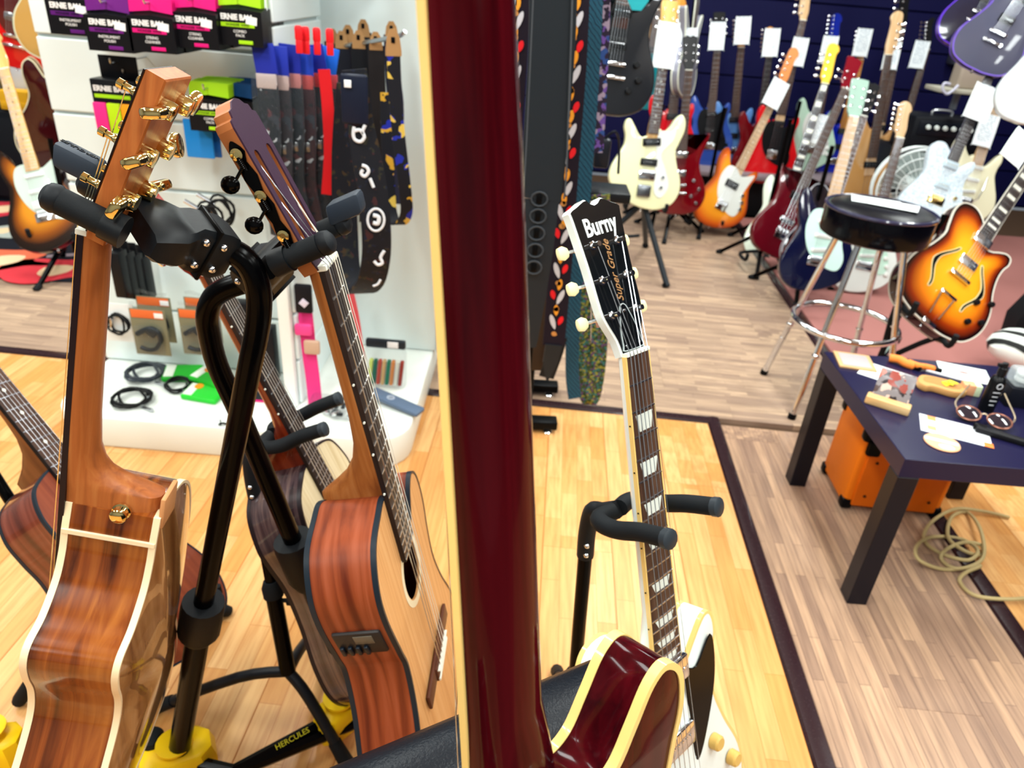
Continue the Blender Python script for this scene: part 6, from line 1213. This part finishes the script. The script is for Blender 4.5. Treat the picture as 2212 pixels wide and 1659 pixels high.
# rack benches, amplifiers, fan, shelf
def low_bench(lab, x0, x1, y, h, d, col):
    t = thing('display_riser', lab, 'riser', ((x0 + x1) / 2, y, 0)); q = MB(); q.rbox((0, 0, h - .015), (x1 - x0, d, .03), .004); q.build('board', M(col, .5), t)
    q = MB(); q.box((0, .05, (h - .03) / 2), (x1 - x0 - .1, d - .15, h - .03)); q.build('plinth', M('#0a0b10', .6), t)
low_bench('low grey display riser under the rear guitars', 1.05, 2.35, 5.3, .3, .55, '#8a7c82')
p = yp(2018, 285, 4.8)
def amp(lab, c, w_, h, d, knobs_=True, col='#0c0f16'):
    t = thing('amplifier', lab, 'amplifier', c); q = MB(); q.rbox((0, 0, h / 2), (w_, d, h), .012); q.build('cabinet', M(col, .5), t)
    if knobs_:
        q = MB(); q.rbox((0, -d / 2 - .003, h * .68), (w_ * .86, .008, h * .4), .003); q.build('control_panel', M('#10141c', .3), t)
        for k in range(6): q = MB(); q.lathe([(.014, 0), (.012, .014), (.001, .015)], (-w_ * .3 + w_ * .12 * k, -d / 2 - .006, h * .72), (0, -1, 0), 12); q.build('knob', M('#dfe8e4', .35), t)
        q = MB(); q.tube(spline([(-.06, 0, h), (-.05, 0, h + .025), (.05, 0, h + .025), (.06, 0, h)], 4, False), .007, 7); q.build('handle', M('#c8ccd0', .3, .8), t)
    else: q = MB(); q.rbox((0, -d / 2 - .004, h / 2), (w_ * .9, .01, h * .86), .004); q.build('grille', M('#14161c', .8, bump=.6, bscale=300), t)
    return t
c = Vector((p.x, p.y, 0)); amp('tall black speaker cabinet below the small amplifier head', c, .5, max(.3, p.z - .1), .4, False); amp('small black amplifier head with white knobs', c + Vector((0, -.02, max(.3, p.z - .1) + .001)), .42, .2, .26)
p = yp(2070, 195, 4.9); sh = thing('wall_shelf', 'narrow pale wall shelf with a small box', 'shelf', p); q = MB(); q.rbox((.05, 0, 0), (.42, .2, .025), .004); q.build('board', M('#b8b4a4', .5), sh); q = MB(); q.box((.05, .09, -.06), (.03, .03, .12)); q.build('bracket', GRY, sh)
q = MB(); q.rbox((0, 0, .085), (.2, .12, .15), .02, seg=3); o = q.build('speaker_box', M('#a89a8c', .5)); o.location = p + Vector((.05, 0, .0)); tag(o, 'small beige box standing on the wall shelf', 'box')
q = MB(); q.tube(spline([yp(2052, 182, 4.78), yp(2040, 180, 4.77), yp(2036, 192, 4.77), yp(2045, 203, 4.77), yp(2058, 196, 4.78), yp(2070, 184, 4.79)], 4, False), .008, 6); tag(q.build('charger_cable', M('#d8d8ec', .5)), 'white looped cable hanging off the wall shelf', 'cable')
p = yp(2072, 122, 6.02); t = thing('security_camera', 'small dark wall camera beside the charcoal guitar', 'camera', p); q = MB(); q.rbox((0, 0, 0), (.12, .12, .12), .02); q.build('housing', M('#3a3c48', .4), t); q = MB(); q.lathe([(.035, 0), (.03, .03), (.02, .03)], (.02, -.06, 0), (0, -1, 0), 16); q.build('lens', M('#c0c4cc', .2, .8), t)
FC = yp(1968, 402, 4.05); fan = thing('pedestal_fan', 'white pedestal fan with clear blades behind the stool', 'fan', FC); PLA = glass('clear_blade', '#dff2f0', .4, .08); FW = M('#eef8f8', .35)
q = MB(); q.lathe([(.001, -.05), (.035, -.048), (.045, -.03), (.045, .05), (.001, .06)], (0, 0, 0), (0, 1, 0), 20); q.build('hub', FW, fan)
for k in range(5):
    a = 2 * math.pi * k / 5 + .4; q = MB(); rows = []
    for j in range(7):
        r = .04 + .14 * j / 6; w_ = .16 + .5 * math.sin(j / 6 * 2.4); rows.append([(r * math.cos(a + s_ * w_), -.01 + s_ * .03 + z, r * math.sin(a + s_ * w_)) for s_ in (-1, -.5, 0, .5, 1) for z in (0,)] + [(r * math.cos(a + s_ * w_), -.008 + s_ * .03, r * math.sin(a + s_ * w_)) for s_ in (1, .5, 0, -.5, -1)])
    q.loft(rows); q.build('blade', PLA, fan)
for yy, r0 in ((-.05, .2), (-.075, .16), (-.085, .11), (.03, .2), (0, .205)):
    q = MB(); q.tube([(r0 * math.cos(a), yy, r0 * math.sin(a)) for a in [k * math.pi / 18 for k in range(36)]], .0035 if r0 < .2 else .006, 6, closed=True); q.build('grille_ring', FW, fan)
q = MB()
for k in range(28): a = 2 * math.pi * k / 28; q.tube([(.045 * math.cos(a), -.09, .045 * math.sin(a)), (.13 * math.cos(a), -.085, .13 * math.sin(a)), (.2 * math.cos(a), -.04, .2 * math.sin(a))], .0016, 4)
tag(q.build('grille_wires', FW, fan), None, kind='stuff')
q = MB(); q.cyl((0, .03, -.2), (0, .03, -FC.z + .03), .014); q.lathe([(.17, 0), (.16, .02), (.03, .035)], (0, .03, -FC.z), seg=24); q.build('pedestal', FW, fan)
# gig bag and striped cushion at the right edge
p = ht(2165, 760, .0); t = thing('gig_bag', 'black gig bag with pale lettering patches leaning by the hollow body', 'bag', (p.x + .12, p.y + .05, 0))
q = MB(); q.loft([[(x * s_, y * s_, z) for x, y in ((-.17, -.05), (-.12, -.08), (.12, -.08), (.17, -.05), (.17, .05), (.12, .08), (-.12, .08), (-.17, .05))] for s_, z in ((.7, .0), (1, .1), (1, .32), (.7, .5), (.4, .62))]); q.xf(Matrix.Rotation(.45, 4, 'Y')); q.build('bag_body', M('#0d0e12', .55, bump=.3, bscale=200), t)
t = thing('zebra_cushion', 'white and black striped cushion at the right picture edge', 'cushion', ht(2196, 770, .12)); q = MB(); q.sphere((.06, .05, .02), .13, 20, (1.2, .9, .6)); q.build('cover', stripes('zebra', ['#0c0c0c', '#0c0c0c', '#f0f8f2', '#f0f8f2', '#f0f8f2'], 5.5, 'DIAGONAL', .5, .6), t)
# black guitar hanging in front of the strap rack
bg('black guitar with long silver tuners hanging beside the strap rack', (1325, 138), (1350, -20), 2.85, dY=.05, scale=.628, yaw=.1, body=O_SG, bmat=gl('#16181e', .3), head='gibson', hmat=BKP, nmat=gl('#3a1c14'), fbmat=ROSEB, pick=HHB, bridge='tom', knobs=[(.085, -.62, .012, BKP), (.1, -.67, .012, BKP), (.07, -.71, .012, BKP)])
t = thing('tassel_strap', 'turquoise strap end with pale lettering above the black guitar', 'strap', yp(1378, 0, 2.7)); q = MB(); ribbon(q, [(0, 0, .1), (0, 0, 0), (0, 0, -.03)], (1, 0, 0), [.07, .07, .03], .004); q.build('band', M('#2aa8b4', .5), t)

# ------------------------------------------------------------------ left background
ls = bg('tobacco sunburst guitar with maple neck on the printed rug', (98, 462), (20, 190), 3.05, dY=.25, scale=.648, yaw=.3, body=O_ST, bmat=gl('#140806'), burst_=burst('tobacco_dark', [(0, '#f0a030'), (.5, '#d88820'), (.72, '#8a4812'), (.88, '#1c0c0a'), (1., '#080608')]), head='fender', hmat=MAPLE, nmat=MAPLE, fbmat=MAPLE, guard=(M('#c4d6ca', .3), G_ST), pick=[(-.475, .078, .018, WP, 0), (-.545, .078, .018, WP, 0), (-.605, .078, .036, WP, 0)], bridge='trem', knobs=K3, inl=[(n, 'dot') for n in (3, 5, 7, 9, 12, 15)], inlmat=BLACK)
b_ = ls.matrix_world @ Vector((0, -.8, -.05)); simple_stand('black stand under the tobacco sunburst guitar', Vector((b_.x, b_.y + .1, 0)), .6, .24)
bg('bright red guitar with dark pickguard hanging at the upper left', (30, 78), (18, -160), 3.9, dY=.0, yaw=.3, body=O_TE, bmat=gl('#e81414'), nmat=MAPLE, fbmat=ROSEB, guard=(gl('#5a1018'), G_ST), pick=HH, bridge='tom')
bg('butterscotch bound guitar hanging behind the violet cartons', (132, 42), (122, -200), 3.6, dY=.0, yaw=.4, body=O_HB, bmat=gl('#d8d8b0'), burst_=gl('#c89a52'), bind=M('#e4ecd0', .3), nmat=MAPLE, fbmat=MAPLE, head='gibson', pick=HHB, bridge='tom')
bg('amber bound guitar hanging beside the white display', (182, 72), (178, -180), 4.0, dY=0, yaw=.3, body=O_HB, bmat=gl('#e0dcc0'), burst_=gl('#b8782a'), bind=M('#e4ecd8', .3), nmat=MAPLE, fbmat=MAPLE, head='gibson', pick=HH, bridge='tom')
dk = yp(118, 140, 3.55); 
electric('dark cherry bound guitar hanging back to front at the left', pose(yp(118, -45, 3.55), (yp(118, -45, 3.55) - yp(140, 240, 3.55)), (-.35, .93, 0)), O_ES, gl('#3a0a10'), 'gibson', gl('#4a0c14'), gl('#4a0c14'), ROSEB, .628, bind=M('#e8e2c0', .3), th=.05, pick=HH, bridge='tom')
for lab, u, v, Y, w_, h, d in (('black equipment case next to the white display', 175, 345, 4.3, .28, .5, .3),):
    p = yp(u, v, Y); amp(lab, (p.x, p.y, 0), w_, h, d, False)
gm = bg('dark guitar leaning next to the white display', (190, 250), (196, 90), 3.95, dY=.1, yaw=.5, body=O_ST, bmat=gl('#20242e'), bind=M('#8a6a5a', .3), nmat=MAPLE, fbmat=ROSEB, pick=HH, bridge='tom')
p = yp(48, 178, 4.2); t = thing('accessory_rack', 'rack of small packets on the wide black cabinet', 'rack', (p.x, p.y, 0)); t.location = (p.x, p.y, p.z - .13); q = MB(); q.rbox((0, .02, .01), (.92, .2, .02), .005); q.build('tray', M('#2a2c34', .5), t); amp('wide black amplifier cabinet carrying the packet rack', (p.x, p.y + .12, 0), .95, p.z - .135, .5, False)
for k in range(11): q = MB(); q.rbox((-.4 + .08 * k, 0, .1 + .02 * (k % 3)), (.07, .06, .16), .006); q.build('packet', M(['#d8dce4', '#30343c', '#e0a030', '#a8b0b8', '#6a5a3a'][k % 5], .3), t)
q = MB(); q.rbox((0, 0, 0), (.16, .1, .1), .008); q.rbox((0, -.052, -.02), (.14, .004, .03), .002); o = q.build('pedal_box', M('#f2b624', .4)); o.location = p + Vector((.02, -.09, -.075)); tag(o, 'yellow pedal box in front of the packet rack', 'box')
# printed rug
RU = [ht(-120, 600, 0), ht(90, 613, 0), ht(200, 616, 0), ht(300, 600, 0)]
cR = Vector((-2.55, 3.75, 0)); out = [(cR.x + 1.0 * math.copysign(abs(math.cos(a)) ** .6, math.cos(a)), cR.y + .78 * math.copysign(abs(math.sin(a)) ** .6, math.sin(a))) for a in [k * math.pi / 24 for k in range(48)]]
q = MB(); q.solid(out, 0.0, .008, .002, 1); rug = q.build('rug', M('#14161f', .85, bump=.4, bscale=500)); tag(rug, 'black rug printed with red guitars under the sunburst guitar', 'rug')
def rug_guitar(px, ang, col, s=1.):
    c = ht(*px, .008); T = Matrix.Translation((c.x, c.y, .0082)) @ Matrix.Rotation(ang, 4, 'Z') @ Matrix.Scale(s, 4)
    q = MB(); q.solid([(x, y + .58) for x, y in spline(O_ST, 3)], 0, .0006, .0001, 1); q.xf(T); q.build('guitar_print', M(col, .85), rug)
    q = MB(); q.solid([(x, y + .58) for x, y in spline([(-.03, -.5), (-.05, -.6), (.04, -.64), (.09, -.6), (.05, -.52)], 3)], .0006, .001, .0001, 1); q.xf(T); q.build('guard_print', M('#e8c8a0', .85), rug)
    q = MB(); q.box((0, .42, .0004), (.04, .5, .0008)); q.xf(T); q.build('neck_print', M('#8a7a80', .85), rug)
rug_guitar((115, 582), -1.15, '#d83a44'); rug_guitar((10, 560), -1.1, '#e06a4a'); rug_guitar((10, 450), -1.0, '#c83040'); rug_guitar((205, 470), -1.2, '#c84a50')
rug_guitar((5, 500), 1.9, '#a8b0a8', .7)

# thin rods that carry the guitars hung above the picture's upper edge
for o in list(bpy.data.objects):
    lb = o.get('label', '')
    if o.type == 'EMPTY' and ('hanging' in lb or 'hung sideways' in lb or lb.startswith('teal')) and o.get('category') == 'guitar':
        Mw = o.matrix_world; a = Mw @ Vector((0, .03, -.035)); t = thing('ceiling_hanger', 'thin black ceiling rod for the ' + ' '.join(lb.split()[:8]), 'hanger', (a.x, a.y, CEIL)); T = Matrix.Translation((-a.x, -a.y, -CEIL))
        q = MB(); q.cyl(a, (a.x, a.y, CEIL - .01), .006, 8); q.xf(T); q.build('rod', BLACK, t)
        q = MB(); q.lathe([(.03, -.012), (.03, 0)], (0, 0, 0), seg=16); q.build('ceiling_plate', BLACK, t)
        for s_ in (-1, 1):
            q = MB(); q.tube(spline([a, Mw @ Vector((s_ * .03, .012, -.03)), Mw @ Vector((s_ * .034, .012, .01)), Mw @ Vector((s_ * .034, .02, .03))], 3, False), .006, 8); q.xf(T); q.build('yoke_arm', RUBBER, t)
